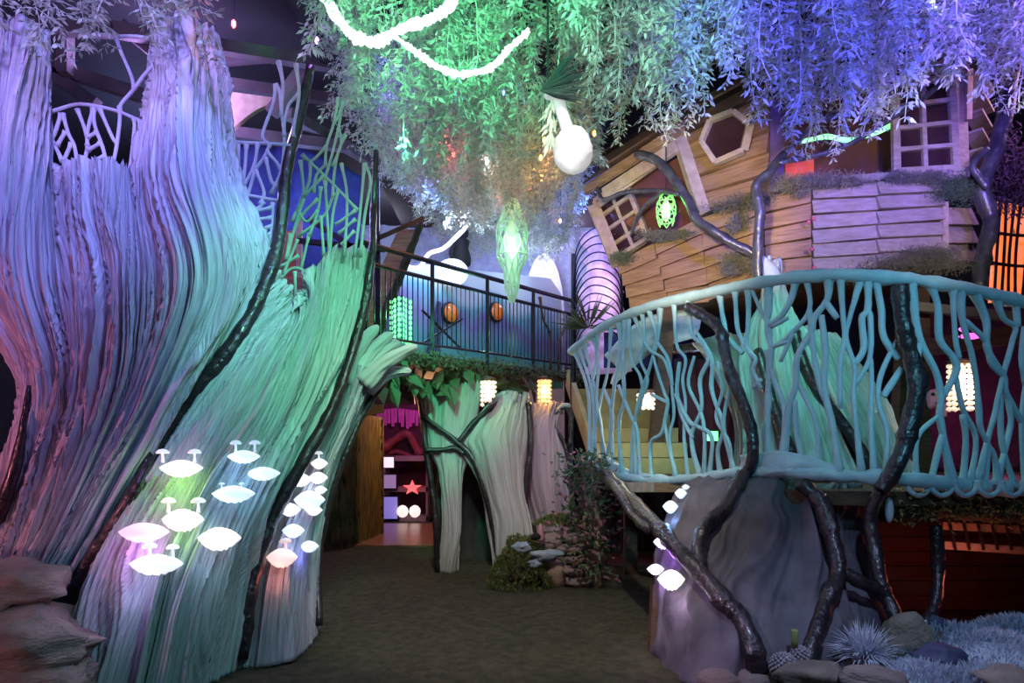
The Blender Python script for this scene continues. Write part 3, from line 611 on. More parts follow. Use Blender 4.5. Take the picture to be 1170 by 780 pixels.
for k in range(n + 1):
    a = k / n; v.append(P(258 + 60 * a, 104 + 8 * a, 7.0)); v.append(P(262 + 56 * a, 150 - 32 * math.sin(a * math.pi / 2), 7.0))
mb.add(v, [(2 * k, 2 * k + 1, 2 * k + 3, 2 * k + 2) for k in range(n)]); mb.add([q + Vector((0, .06, 0)) for q in v], [(2 * k + 2, 2 * k + 3, 2 * k + 1, 2 * k) for k in range(n)])
obj('panel_sheet', mb, M_pale, t)
tag(obj('blue_drape', sheet([[(262, 300, 8.2), (262, 240, 8.2), (262, 170, 8.3)], [(340, 310, 8.4), (340, 240, 8.3), (340, 170, 8.4)], [(412, 320, 8.2), (412, 240, 8.2), (412, 200, 8.3)]], 40, 20, 8, .05, 20, .01, .03, .0, 31, keep=False), mat('blue_cloth', (.03, .05, .22), (.02, .03, .14), .8), None, True), 'deep blue drape hanging behind the twig lattice', 'curtain')
point(P(330, 220, 7.6), (.3, .45, 1), 22, .15)
t = thing('orange_partition', 'orange-brown partition glimpsed under the twig lattice', 'partition', P(320, 330, 7.6))
obj('board', MB().hexa([P(275, 325, 7.6), P(335, 330, 7.6), P(340, 262, 7.6), P(282, 272, 7.6)], [P(275, 325, 7.7), P(335, 330, 7.7), P(340, 262, 7.7), P(282, 272, 7.7)]), mat('orange_paint', (.36, .11, .05), (.25, .08, .04), .7), t)
obj('edge_strip', MB().bar(P(342, 332, 7.55), P(342, 250, 7.55), .06), M_pale, t)
t = thing('tan_panel', 'tan wooden panel seen through the notch of the root slab', 'panel', P(345, 352, 7.3))
obj('board', MB().hexa([P(318, 352, 7.3), P(368, 352, 7.3), P(366, 318, 7.3), P(320, 316, 7.3)], [P(318, 352, 7.4), P(368, 352, 7.4), P(366, 318, 7.4), P(320, 316, 7.4)]), M_wood, t)

# ================================================================== painted hut behind the bridge
m, nt, b = nodes('mural'); tc = nt.nodes.new('ShaderNodeTexCoord'); sx = nt.nodes.new('ShaderNodeSeparateXYZ'); nt.links.new(tc.outputs['Object'], sx.inputs[0])
nz = nt.nodes.new('ShaderNodeTexNoise'); nz.inputs['Scale'].default_value = 1.3; nt.links.new(tc.outputs['Object'], nz.inputs[0])
ma = nt.nodes.new('ShaderNodeMath'); ma.operation = 'MULTIPLY_ADD'; ma.inputs[1].default_value = .55; ma2 = nt.nodes.new('ShaderNodeMath'); ma2.operation = 'MULTIPLY'; ma2.inputs[1].default_value = .55; nt.links.new(nz.outputs[0], ma2.inputs[0]); nt.links.new(sx.outputs[2], ma.inputs[0]); nt.links.new(ma2.outputs[0], ma.inputs[2])
rp = ramp(nt, ma.outputs[0], [(.30, (.12, .42, .22)), (.52, (.10, .34, .36)), (.72, (.22, .18, .42)), (.85, (.16, .45, .52)), (.95, (.55, .66, .75))]); nt.links.new(rp.outputs[0], b.inputs['Base Color'])
b.inputs['Roughness'].default_value = .5; M_mural = m
hut = thing('painted_hut', 'rounded hut painted in teal and violet bands behind the bridge', 'hut', bp(.5, 2.54, 1.4))
prof = [(.44, 2.50), (.44, 3.6), (.47, 3.86), (.54, 4.02), (.70, 4.10), (1.28, 4.42), (1.36, 4.2), (1.37, 2.50)]
mb = MB(); k = len(prof); mb.add([bp(s, z, 1.35) for s, z in prof] + [bp(s, z, 2.0) for s, z in prof], [tuple(range(k)), tuple(range(2 * k - 1, k - 1, -1))] + [(i, (i + 1) % k, k + (i + 1) % k, k + i) for i in range(k)]); obj('body', mb, M_mural, hut)
for s, zz in ((.66, 3.40), (.91, 3.58)):
    c = bp(s, zz, 1.33); pr_ = obj('porthole_ring', MB().lathe(c, [(.13, 0), (.16, 0), (.16, .05), (.13, .05)], 20, -nr), M_steel, hut, True)
    obj('porthole_glass', rock(c, (.26, .26, .26), 2, 3, 0, .01), mat('amber_glass', (.75, .24, .04), (.5, .14, .03), .15, spec=.7, emit=(1, .3, .04), estr=.10) if 'amber_glass' not in MATS else MATS['amber_glass'], pr_, True)
obj('fin', MB().hexa([bp(.53, 2.55, 1.25), bp(.60, 2.55, 1.25), bp(.605, 3.5, 1.25), bp(.595, 3.52, 1.25)], [bp(.53, 2.55, 1.3), bp(.60, 2.55, 1.3), bp(.605, 3.5, 1.3), bp(.595, 3.52, 1.3)]), mat('navy_panel', (.05, .06, .14), (.04, .05, .1), .5), hut)
t = thing('capsule_lamp', 'white capsule lamp glowing on the painted hut', 'lamp', bp(.645, 3.85, 1.15))
obj('bulb', rock(bp(.645, 3.96, 1.2), (.42, .2, .36), 3, 3, 0, .03), emis('capsule_light', (.95, .98, 1), .6), t, True)
obj('bracket', MB().bar(bp(.645, 3.85, 1.25), bp(.645, 4.05, 1.34), .04), M_steel, t)
# white rounded headboard and neon squiggle
def stone_slab(name, lb, cat, px0, px1, py0, py1, Y, m, th=.12, top=.55):
    mb = MB(); v = []; n = 12; cx = (px0 + px1) / 2; hw = (px1 - px0) / 2
    for i in range(n + 1):
        a = math.pi * i / n; v.append((cx + hw * math.cos(a), py0 + (py1 - py0) * top * (1 - math.sin(a))))
    v = [(px1, py1)] + v + [(px0, py1)]; k = len(v)
    mb.add([P(x, y, Y) for x, y in v] + [P(x, y, Y) + Vector((0, th, 0)) for x, y in v], [tuple(range(k)), tuple(range(2 * k - 1, k - 1, -1))] + [(i, (i + 1) % k, k + (i + 1) % k, k + i) for i in range(k)])
    return tag(obj(name, mb, m), lb, cat)
M_white = mat('white_panel', (.62, .66, .72), (.48, .52, .58), .5)
stone_slab('rounded_panel', 'white round-topped panel rising behind the painted hut', 'panel', 598, 645, 289, 597, 12.6, M_white, .12, .25)
stone_slab('rounded_panel', 'pale violet round-topped panel leaning behind the railing', 'panel', 455, 500, 300, 402, 9.9, mat('lilac_panel', (.40, .40, .62), (.3, .3, .5), .5))
tag(obj('pale_drape', sheet([[(405, 420, 12.9), (405, 330, 12.9), (405, 235, 12.9)], [(520, 420, 13.1), (520, 330, 13.1), (520, 235, 13.1)], [(690, 420, 12.9), (690, 330, 12.9), (690, 235, 12.9)]], 90, 24, 14, .12, 40, .02, .03, 0, 77, keep=False), mat('pale_blue_cloth', (.34, .40, .55), (.22, .27, .42), .7), None, True), 'pale blue drape across the back behind the painted hut', 'curtain')
point(P(440, 260, 11.5), (.7, .75, 1), 26, .15); point(P(655, 280, 11.8), (.85, .6, 1), 26, .15)
point(P(520, 262, 9.0), (.70, .80, 1), 24, .1); point(P(615, 300, 10.6), (.7, .85, 1), 9, .1); point(P(560, 385, 8.9), (.3, 1, .6), 6, .1); point(P(470, 330, 8.3), (.6, .6, 1), 11, .1)
tag(obj('neon_tube', MB().tube(catmull([P(445, 296, 8.9), P(460, 302, 8.9), P(478, 306, 8.9), P(490, 290, 8.9), P(506, 284, 8.9), P(520, 272, 8.9), P(534, 258, 8.9)], 6), .028, 8), emis('neon_violet', (.72, .68, 1), 1.6), None, True), 'zigzag violet-white neon tube behind the bridge railing', 'neon tube')
t = thing('dark_figure', 'small dark statue with raised arm above the painted hut', 'statue', P(527, 302, 9.95))
obj('body', MB().lathe(P(527, 303, 9.95), [(.14, 0), (.15, .1), (.11, .25), (.13, .36), (.05, .42), (.03, .44)], 12), M_black, t, True); obj('head', rock(P(529, 266, 9.95), (.16, .15, .18), 3, 2, 0, .1), M_black, t, True)
obj('arm', branch([P(521, 277, 9.9), P(515, 287, 9.8), P(518, 297, 9.8)], .03), M_black, t, True)
# green mosaic lamp by the timber, at the left end of the railing
t = thing('bead_lamp', 'green glowing strung-bead lamp at the foot of the leaning timber', 'lamp', P(455, 395, 7.55)); Mgl = emis('bead_green', (.2, 1, .35), 1.0, (.3, .8, .4))
for i in range(6):
    for j in range(9): obj('bead', MB().lathe(P(447 + i * 4.4, 340 + j * 6 + abs(i - 2.5) * 2, 7.5), [(.005, -.024), (.018, -.01), (.018, .012), (.005, .024)], 6), Mgl, t)
obj('cord', MB().tube([P(458, 345, 7.52), P(462, 300, 7.52)], .006, 5), M_black, t)
point(P(452, 360, 7.3), (.2, 1, .35), 3, .05)

# ------------------------------------------------------------------ lanterns
def lattice_lantern(px, py0, py1, wpx, Y, col, label, est=2., lamp=3., rows=5, nseg=10, bul=.35, group=None, ec=None):
    top, bot = P(px, py0, Y), P(px, py1, Y); H = top.z - bot.z; r = wpx / 2 / F * Y
    t = thing('lattice_lantern', label, 'lantern', bot, group); m = emis('lattice_glow', col, est * .45, tuple(.3 + .5 * c for c in col)); m2 = emis('lantern_core', ec or col, est)
    tall = H > .6
    def prf(v):
        if tall: return float(np.interp(v, [0, .12, .30, .42, .72, .80, 1], [r * .12, r * .42, r * .5, r * .95, r, r * .80, r * .30]))
        return r * (.35 + .65 * math.sin(math.pi * min(1, .12 + .80 * v)) ** .8)
    for k in range(nseg):
        for sgn in (1, -1):
            pts = []
            for j in range(17):
                v = j / 16; a = 2 * math.pi * k / nseg + sgn * v * math.pi * .9; q = prf(v); pts.append(bot + Vector((q * math.cos(a), q * math.sin(a), H * v)))
            obj('strut', MB().tube(pts, r * .055, 5), m, t)
    for v in (.15, .45, .75): obj('ring', MB().tube([bot + Vector((prf(v) * math.cos(a * .3927), prf(v) * math.sin(a * .3927), H * v)) for a in range(17)], r * .06, 5), m, t)
    obj('core', MB().lathe(bot, [(r * .05, H * .12), (r * .45, H * .3), (r * .5, H * .6), (r * .05, H * .9)], 10), m2, t, True)
    obj('cord', MB().tube([top - Vector((0, 0, H * .1)), top + Vector((0, 0, .5))], .006, 5), M_black, t)
    if lamp: point(bot + Vector((0, -r * 1.4, H * .5)), ec or col, lamp, .05, parent=t)
lattice_lantern(585, 228, 345, 36, 7.4, (.45, 1, .6), 'long green lattice lantern hanging in front of the painted hut', .26, 3)
lattice_lantern(761, 222, 258, 22, 6.9, (.15, 1, .08), 'small bright green lattice lantern in the cabin opening', .9, 1., nseg=5)
def bead_lantern(px, py0, py1, wpx, Y, col, label, drops, est=2.2, lamp=5):
    top = P(px, py0, Y); k = Y / F; r = wpx / 2 * k; t = thing('bead_lantern', label, 'lantern', P(px, py1, Y)); m = emis('bead_glow', col, est)
    obj('crown', MB().lathe(top, [(r * .3, .02), (r, 0), (r, -.03), (r * .3, -.035)], 14), M_brown, t)
    n = 9
    for i in range(n):
        a = 2 * math.pi * i / n; L = (py1 - py0) * k * drops(i / n)
        for j in range(max(3, int(L / .05))):
            z = -.05 - j * .05; q = top + Vector((r * .86 * math.cos(a), r * .86 * math.sin(a), z)); obj('bead', MB().lathe(q, [(.004, -.022), (.024, -.008), (.022, .012), (.004, .022)], 6), m, t)
    obj('core', MB().tube([top + Vector((0, 0, -.05)), top + Vector((0, 0, -(py1 - py0) * k * .75))], r * .42, 8), m, t)
    obj('cord', MB().tube([top, top + Vector((0, 0, .25))], .006, 5), M_black, t)
    point(top + Vector((0, -r * 1.5, -(py1 - py0) * k * .5)), col, lamp, .05, parent=t)
bead_lantern(558, 432, 466, 17, 7.5, (1, .66, .40), 'warm white beaded lantern tapering to a tail above the grotto', lambda u: .55 + .45 * (1 - abs(2 * u - 1)), .45, 3)
bead_lantern(622, 431, 464, 15, 8.2, (1, .55, .12), 'straight amber beaded lantern under the bridge', lambda u: 1, .42, 3)
bead_lantern(1097, 412, 470, 26, 6.2, (1, .66, .40), 'amber drop lantern with white top behind the woven balcony', lambda u: 1, .42, 4)
bead_lantern(738, 446, 470, 20, 7.4, (1, .70, .45), 'small amber beaded lantern above the yellow steps', lambda u: .6 + .4 * u, .42, 3)
# white shell lamp with dark feather fan
t = thing('shell_lamp', 'round white shell lamp under a dark feather fan in the canopy', 'lamp', P(655, 196, 4.3))
c = P(655, 172, 4.3); mb = rock(c, (.225, .225, .27), 4, 4, .04, .10); obj('shade', mb, emis('shell_light', (1, .98, .97), .22, (.6, .6, .6)), t, True)
obj('neck', branch([P(652, 158, 4.3), P(646, 140, 4.3), P(640, 122, 4.3), P(634, 105, 4.3)], .04, 4, 8, 2.0), MATS['shell_light'], t, True)
for k in range(22): obj('fern_leaf', MB().leaf(P(630 + R.uniform(-3, 3), 112 + k * 2.4, 4.24), (R.uniform(-.9, .3), -.2, -.9), R.uniform(.08, .16), .022, Vector((0, 1, .2))), M_leaf, t)
Mf = mat('dark_feather', (.03, .055, .05), (.015, .03, .03), .6)
for k in range(70):
    a = -.30 + 1.25 * R.random(); c0 = P(617, 104, 4.22); d = Vector((math.cos(a), R.uniform(-.15, .15), math.sin(a))); obj('feather', MB().leaf(c0, d, R.uniform(.20, .36), .020, Vector((0, 1, .1))), Mf, t)
obj('cord', MB().tube([P(626, 100, 4.26), P(626, 60, 4.26), P(626, -60, 4.26)], .008, 5), M_black, t)
point(P(640, 185, 4.05), (1, .95, .9), 1.5, .1, parent=t)

# ================================================================== woven balcony on the right
RAIL = [(652, 402, 690, 540, 7.3), (690, 373, 715, 545, 6.8), (740, 351, 756, 549, 6.2), (790, 339, 792, 547, 5.75), (840, 328, 842, 541, 5.25), (900, 318, 900, 538, 4.85), (960, 314, 960, 543, 4.62), (1030, 318, 1030, 547, 4.56), (1090, 327, 1090, 553, 4.6), (1140, 338, 1140, 557, 4.7), (1210, 357, 1210, 561, 4.9), (1300, 375, 1300, 560, 5.3)]
def web_depth(px, py=None):
    for a, b in zip(RAIL, RAIL[1:]):
        if px <= b[0] or b is RAIL[-1]:
            t = max(-.2, min(1.2, (px - a[0]) / (b[0] - a[0]))); return a[4] + (b[4] - a[4]) * t
bal = thing('woven_balcony', 'turquoise balcony railing of branching woven roots around the raised platform', 'balcony', P(960, 543, 4.62))
top = catmull([P(a, b, Y) for a, b, c, d, Y in RAIL], 8); low = catmull([P(c, d, Y) for a, b, c, d, Y in RAIL], 8)
obj('top_rail', MB().tube(top, [.045 * (1 + .35 * mn.noise((i * .4, 0, 0))) for i in range(len(top))], 10, .3), M_web, bal, True)
obj('bottom_rail', MB().tube(low, [.05 * (1 + .6 * mn.noise((i * .35, 4, 0))) for i in range(len(low))], 10, .35), M_web, bal, True)
WR = [[(25, 80), (20, 230), (35, 300), (25, 420), (20, 520), (25, 660)], [(120, 80), (100, 130), (65, 185), (30, 215)], [(155, 75), (165, 160), (110, 235), (40, 290)], [(110, 235), (65, 340)],
      [(230, 65), (225, 125), (180, 190), (170, 240), (125, 320), (118, 420), (95, 500), (70, 660)], [(270, 65), (280, 180), (285, 260), (270, 350), (270, 500)], [(165, 160), (185, 350), (215, 470)],
      [(205, 180), (220, 300), (215, 430), (245, 560), (270, 720)], [(345, 80), (305, 180), (290, 260), (320, 360), (315, 430), (320, 520), (345, 720)], [(365, 75), (365, 160), (345, 190), (350, 290), (320, 350)],
      [(365, 160), (375, 200), (370, 330), (320, 420)], [(375, 330), (378, 420), (375, 540), (385, 720)], [(390, 50), (410, 150), (415, 240), (440, 290), (470, 330)],
      [(465, 265), (415, 370), (400, 440), (405, 500), (430, 580), (430, 720)], [(480, 360), (430, 440), (420, 460)], [(510, 60), (530, 200), (545, 270), (600, 380), (615, 470), (610, 520), (625, 600), (655, 720)],
      [(545, 270), (535, 340), (550, 450)], [(580, 80), (605, 150), (610, 260), (660, 330), (665, 380), (620, 460)], [(610, 520), (535, 600), (530, 700)], [(655, 90), (665, 260), (680, 330)],
      [(680, 90), (690, 200), (720, 310), (735, 400), (745, 500), (750, 560), (775, 620), (800, 670), (810, 760)], [(700, 200), (770, 270), (785, 340), (830, 390)], [(730, 90), (770, 200), (775, 300), (830, 390), (840, 450), (900, 560)],
      [(800, 100), (830, 190), (870, 220), (860, 270), (830, 380), (800, 520), (780, 590), (740, 750)], [(870, 120), (880, 220)], [(830, 400), (850, 500), (850, 580), (800, 670)], [(690, 520), (700, 600), (690, 740)],
      [(665, 380), (690, 500), (735, 600), (715, 740)], [(780, 620), (770, 755)], [(820, 450), (825, 620), (870, 770)], [(620, 590), (580, 710)], [(115, 470), (120, 580), (150, 710)], [(215, 130), (260, 190)], [(130, 420), (190, 560), (190, 710)],
      [(900, 220), (890, 330), (905, 420)], [(905, 420), (890, 560), (905, 770)], [(15, 300), (40, 390), (80, 520), (60, 660)]]
WL = [[(45, 310), (75, 370), (95, 440), (100, 520), (100, 700)], [(60, 290), (90, 370), (110, 450), (115, 560), (105, 700)], [(80, 265), (105, 370), (125, 480), (120, 600), (130, 690)], [(110, 245), (130, 330), (125, 470), (140, 560), (150, 690)],
      [(130, 235), (120, 360), (100, 440)], [(175, 215), (165, 360), (140, 470), (135, 540), (170, 690)], [(200, 200), (205, 300), (185, 430), (175, 560), (185, 695)], [(225, 190), (215, 350), (220, 470), (200, 560), (215, 700)],
      [(235, 190), (245, 330), (275, 390), (280, 470), (250, 560), (245, 700)], [(250, 190), (300, 290), (355, 330), (380, 400)], [(280, 175), (290, 260), (275, 330), (300, 400), (280, 470)], [(300, 170), (330, 250), (320, 320), (355, 440), (370, 480), (360, 560), (400, 710)],
      [(345, 155), (335, 260), (300, 380), (270, 470), (255, 580), (260, 705)], [(390, 145), (400, 280), (430, 330), (420, 400), (430, 480), (425, 600), (440, 710)], [(440, 130), (450, 240), (490, 280), (510, 330), (480, 400), (485, 500), (450, 600), (480, 700)],
      [(470, 240), (520, 330), (520, 440), (560, 560), (540, 640), (550, 690)], [(410, 340), (400, 440), (420, 530), (455, 600)], [(460, 320), (440, 420), (490, 540), (495, 690)], [(540, 340), (555, 440), (535, 530), (580, 620), (590, 680)],
      [(555, 340), (580, 420), (560, 560), (600, 670)], [(545, 95), (560, 200), (575, 260), (625, 310)], [(600, 80), (605, 200), (620, 260), (660, 330)], [(645, 70), (645, 200), (640, 290), (670, 330), (660, 370), (690, 430)], [(650, 80), (690, 170), (720, 230), (720, 290)],
      [(720, 55), (720, 150), (715, 190)], [(780, 190), (725, 220)], [(780, 270), (720, 300), (715, 400), (715, 500), (700, 560), (710, 680)], [(370, 480), (350, 580), (310, 620), (315, 700)], [(200, 420), (240, 520), (265, 580), (275, 700)], [(310, 450), (370, 480)],
      [(690, 400), (660, 430)], [(150, 430), (180, 540), (150, 680)], [(380, 400), (390, 520), (375, 600), (395, 700)], [(330, 270), (370, 330), (385, 420)], [(470, 560), (520, 600), (510, 690)], [(395, 450), (440, 540), (470, 560)], [(575, 260), (560, 340)]]
for x0, k, ws, r in ((870, 3, WR, .021), (640, 3, WL, .018)):
    for p in ws:
        q = [(x0 + a / k, 300 + b / k) for a, b in p]; tx, bx_ = [a[0] for a in RAIL], [a[2] for a in RAIL]
        yt = float(np.interp(q[0][0], tx, [a[1] for a in RAIL])); yb = float(np.interp(q[-1][0], bx_, [a[3] for a in RAIL]))
        f0 = f1 = .85
        if q[0][1] < yt + 24: q[0] = (q[0][0], yt); f0 = 1.9
        if q[-1][1] > yb - 45: q[-1] = (q[-1][0], yb); f1 = 1.8
        pts = []
        for a, b in q:                                # the railing leans: blend the distances of top and bottom rails
            s = min(1, max(0, (b - yt) / (yb - yt))); pts.append(P(a, b, (1 - s) * float(np.interp(a, tx, [e[4] for e in RAIL])) + s * float(np.interp(a, bx_, [e[4] for e in RAIL]))))
        obj('root_baluster', branch(pts, r * R.uniform(.8, 1.15), 5, 8, (f0, f1), .3), M_web, bal, True)
for k in range(5):                                  # open loops under the rail at the right
    x = 1036 + k * 27; obj('root_loop', branch([P(x, 549, 4.57), P(x + 3, 560, 4.55), P(x + 13, 566, 4.55), P(x + 23, 561, 4.56), P(x + 27, 550, 4.57)], .018, 5, 7), M_web, bal, True)
obj('fascia', sheet([[(846, 545, 5.2), (846, 520, 5.22)], [(900, 540, 4.8), (900, 516, 4.83)], [(960, 545, 4.6), (958, 532, 4.62)]], 30, 10, 4, .02, 8, .008, .05, 0, 40, keep=False), M_web, bal, True)
obj('fascia', sheet([[(688, 546, 7.2), (690, 520, 7.25)], [(716, 549, 6.75), (716, 536, 6.8)], [(744, 550, 6.3), (744, 542, 6.3)]], 20, 10, 4, .02, 8, .008, .05, 0, 41, keep=False), M_web, bal, True)
vd = lambda px, dy=-.10: web_depth(px) + dy
for k, (pts, r) in enumerate([([(786, 350), (806, 362), (822, 376), (828, 400), (836, 430), (850, 465), (860, 500), (858, 530), (848, 550)], .045), ([(1028, 326), (1030, 350), (1034, 378), (1042, 410), (1048, 440), (1040, 480), (1034, 510), (1020, 540), (1006, 560)], .058)]):
    obj('bark_vein', vein([P(x, y, vd(x)) for x, y in pts], r, 60 + k), M_vein, bal, True)

# platform the balcony stands on
pf = thing('raised_platform', 'raised timber platform carrying the woven balcony', 'platform', (2.6, 6.2, 1.06))
edge = [P(c, d, Y) for a, b, c, d, Y in RAIL]; n = len(edge)
tp = [Vector((p.x, p.y + .02, 1.14)) for p in edge] + [Vector((6.6, 8.2, 1.14)), Vector((1.0, 8.2, 1.14))]; k = len(tp)
obj('deck', MB().add(tp + [q - Vector((0, 0, .10)) for q in tp], [tuple(range(k)), tuple(range(2 * k - 1, k - 1, -1))] + [(i, (i + 1) % k, k + (i + 1) % k, k + i) for i in range(k)]), M_brown, pf)
for i, (x0, x1, m) in enumerate(((702, 747, M_pale), (747, 800, M_wood), (800, 845, M_brown), (845, 900, M_brown))):
    Ya, Yb = web_depth(x0) + .05, web_depth(x1) + .05; q = [P(x0, 562, Ya), P(x1, 562, Yb), P(x1, 551, Yb), P(x0, 551, Ya)]; obj('fascia_board', MB().hexa(q, [a + Vector((.03, .05, 0)) for a in q]), m, pf)
for x, y in ((1.35, 7.6), (5.6, 6.3), (3.0, 7.9)): obj('post', MB().bar((x, y, 0), (x, y, 1.05), .14), M_brown, pf)
mb = MB(); c0 = P(1010, 578, 4.7); c1 = P(1175, 582, 4.95)
obj('moss_beam', MB().tube(catmull([c0, c0.lerp(c1, .5) + Vector((0, 0, .02)), c1, c1 + Vector((1, .5, 0))], 8), .105, 9, .3), MATS['dark_moss'], pf, True)
for k in range(900):
    p = c0.lerp(c1, R.random()); mb.leaf(p + Vector((R.gauss(0, .03), -.08 + R.gauss(0, .05), R.gauss(.03, .06))), (R.gauss(0, .5), -.6, R.gauss(.2, .7)), .05, .018)
tag(obj('moss', mb, M_moss, pf), kind='stuff')
# yellow steps seen through the roots
stp = thing('yellow_stair', 'flight of pale yellow steps behind the woven balcony', 'stairs', (1.3, 7.9, 1.14)); M_step = mat('step_paint', (.42, .36, .15), (.32, .27, .12), .7)
for i in range(6): obj('step', MB().box((1.56 - .04 * i, 7.65 + .26 * i, 1.23 + .18 * i), (1.05, .30, .17)), M_step, stp)
obj('stringer', MB().bar((.98, 7.5, 1.2), (.78, 9.2, 2.4), .06, .25), M_step, stp)
# fluted fans behind the railing
fan = thing('root_fan', 'pale teal fluted root fan sweeping down behind the balcony', 'tree root', P(940, 540, 5.9)); fan.location.z = 1.14
obj('fan_face', sheet([[(846, 540, 6.2), (850, 470, 6.2), (846, 400, 6.3), (868, 345, 6.4), (874, 298, 6.5)], [(920, 545, 5.8), (905, 470, 5.9), (890, 400, 6.1), (882, 345, 6.3), (880, 298, 6.45)], [(985, 545, 5.8), (955, 480, 5.9), (925, 400, 6.1), (900, 345, 6.3), (888, 300, 6.5)]], 100, 80, 7, .05, 30, .012, .05, .03, 42, .05), M_green, fan, True)
obj('fan_face', sheet([[(1000, 547, 5.95), (965, 480, 6.0), (935, 415, 6.2), (915, 370, 6.4)], [(1025, 547, 5.9), (1000, 490, 6.0), (965, 430, 6.2), (935, 380, 6.4)], [(1046, 545, 6.0), (1030, 500, 6.1), (1000, 440, 6.3), (955, 385, 6.5)]], 60, 60, 5, .04, 20, .012, .05, .02, 43, .03), M_green, fan, True)
obj('fan_face', sheet([[(838, 540, 6.9), (838, 480, 6.9), (812, 420, 7.0), (792, 392, 7.0)], [(850, 540, 6.8), (852, 480, 6.8), (838, 420, 6.9), (815, 385, 7.0)], [(870, 540, 6.9), (872, 480, 6.9), (866, 420, 7.0), (850, 380, 7.1)]], 50, 50, 5, .03, 16, .01, .05, .02, 44, .03), M_green, fan, True)
obj('fan_face', sheet([[(700, 440, 7.9), (740, 405, 7.9), (790, 385, 7.8)], [(705, 420, 7.8), (745, 380, 7.8), (800, 372, 7.7)], [(690, 405, 7.9), (735, 365, 7.9), (800, 352, 7.8)]], 30, 40, 4, .03, 10, .01, .05, 0, 45, .05), M_web, fan, True)
for k, pts in enumerate([[(1002, 546, 5.75), (975, 500, 5.8), (945, 460, 5.85), (920, 420, 5.95), (908, 380, 6.1)], [(915, 540, 5.7), (893, 490, 5.8), (876, 440, 5.95), (866, 400, 6.1)], [(768, 400, 7.2), (800, 396, 7.1), (830, 398, 7.0)]]): obj('bark_vein', vein([P(*p) for p in pts], .05, 70 + k), M_vein, fan, True)
tag(obj('root_spur', MB().lathe(P(885, 330, 6.3), [(.02, -.05), (.10, .05), (.09, .18), (.03, .30), (.005, .34)], 10, Vector((-.35, 0, 1))), M_green, None, True), 'pale blade of a root poking above the balcony rail', 'root')
# exit box, blue bin, red drape behind the roots
t = thing('green_sign', 'small green lit sign box behind the balcony roots', 'sign', P(814, 505, 7.6)); obj('housing', MB().box(P(814, 498, 7.62), (.16, .06, .15)), M_black, t); obj('lit_face', MB().box(P(814, 498, 7.58), (.12, .03, .11)), emis('exit_green', (.12, 1, .3), 1.0), t)
tag(obj('red_drape', sheet([[(775, 550, 8.3), (775, 480, 8.3), (770, 410, 8.3)], [(815, 550, 8.2), (815, 480, 8.2), (810, 410, 8.2)], [(860, 550, 8.3), (860, 480, 8.3), (855, 410, 8.3)]], 40, 20, 6, .05, 14, .01, .03, 0, 46, keep=False), mat('dark_red_cloth', (.10, .025, .04), (.06, .018, .03), .8), None, True), 'dark red drape behind the balcony roots', 'curtain')
tag(obj('blue_drape', sheet([[(690, 420, 8.9), (690, 380, 8.9)], [(735, 420, 8.8), (735, 380, 8.8)], [(785, 420, 8.9), (785, 375, 8.9)]], 30, 12, 6, .05, 14, .01, .03, 0, 47, keep=False), MATS['blue_cloth'], None, True), 'deep blue cloth at the top of the yellow steps', 'curtain')

# ================================================================== under the balcony
mnd = thing('plaster_mound', 'great plaster boulder under the balcony wrapped by dark vines', 'boulder', P(860, 780, 4.2)); mnd.location.z = 0
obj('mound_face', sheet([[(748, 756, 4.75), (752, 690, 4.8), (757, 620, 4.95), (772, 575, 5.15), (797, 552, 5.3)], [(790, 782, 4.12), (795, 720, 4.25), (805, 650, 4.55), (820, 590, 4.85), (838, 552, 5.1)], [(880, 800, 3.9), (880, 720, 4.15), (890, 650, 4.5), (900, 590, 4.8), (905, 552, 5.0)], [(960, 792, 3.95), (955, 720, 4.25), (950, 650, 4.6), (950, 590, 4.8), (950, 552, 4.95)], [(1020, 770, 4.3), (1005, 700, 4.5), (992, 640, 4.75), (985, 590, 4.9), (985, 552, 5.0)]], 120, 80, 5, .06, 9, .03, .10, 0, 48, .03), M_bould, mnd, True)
for k, (pts, r) in enumerate([([(866, 768, 3.98), (860, 740, 4.0), (846, 706, 4.12), (825, 685, 4.2), (800, 655, 4.35), (775, 630, 4.55), (745, 595, 5.1), (715, 565, 6.0), (692, 540, 6.6)], .06),
                              ([(800, 655, 4.35), (798, 625, 4.5), (806, 600, 4.62), (828, 580, 4.75), (842, 556, 4.95), (850, 540, 5.05)], .05), ([(742, 605, 5.0), (725, 590, 5.4), (705, 560, 5.9), (690, 545, 6.6)], .04),
                              ([(920, 770, 3.9), (932, 725, 4.05), (944, 690, 4.2), (958, 650, 4.4), (948, 605, 4.55), (938, 575, 4.65), (916, 552, 4.75)], .055), ([(958, 650, 4.4), (985, 665, 4.35), (1010, 680, 4.35), (1024, 705, 4.25), (1035, 730, 4.2)], .045),
                              ([(1006, 560, 4.5), (994, 590, 4.55), (998, 620, 4.5), (1004, 655, 4.4), (1010, 680, 4.35)], .045), ([(1056, 715, 4.5), (1068, 690, 4.6), (1072, 650, 4.7), (1070, 600, 4.75)], .04)]):
    obj('bark_vein', vein([P(*p) for p in pts], r, 80 + k), M_vein, mnd, True)
obj('side_post', MB().bar(P(748, 746, 4.72), P(752, 668, 4.85), .09, .09), M_brown, mnd)
ug = 'fungi on the plaster boulder'
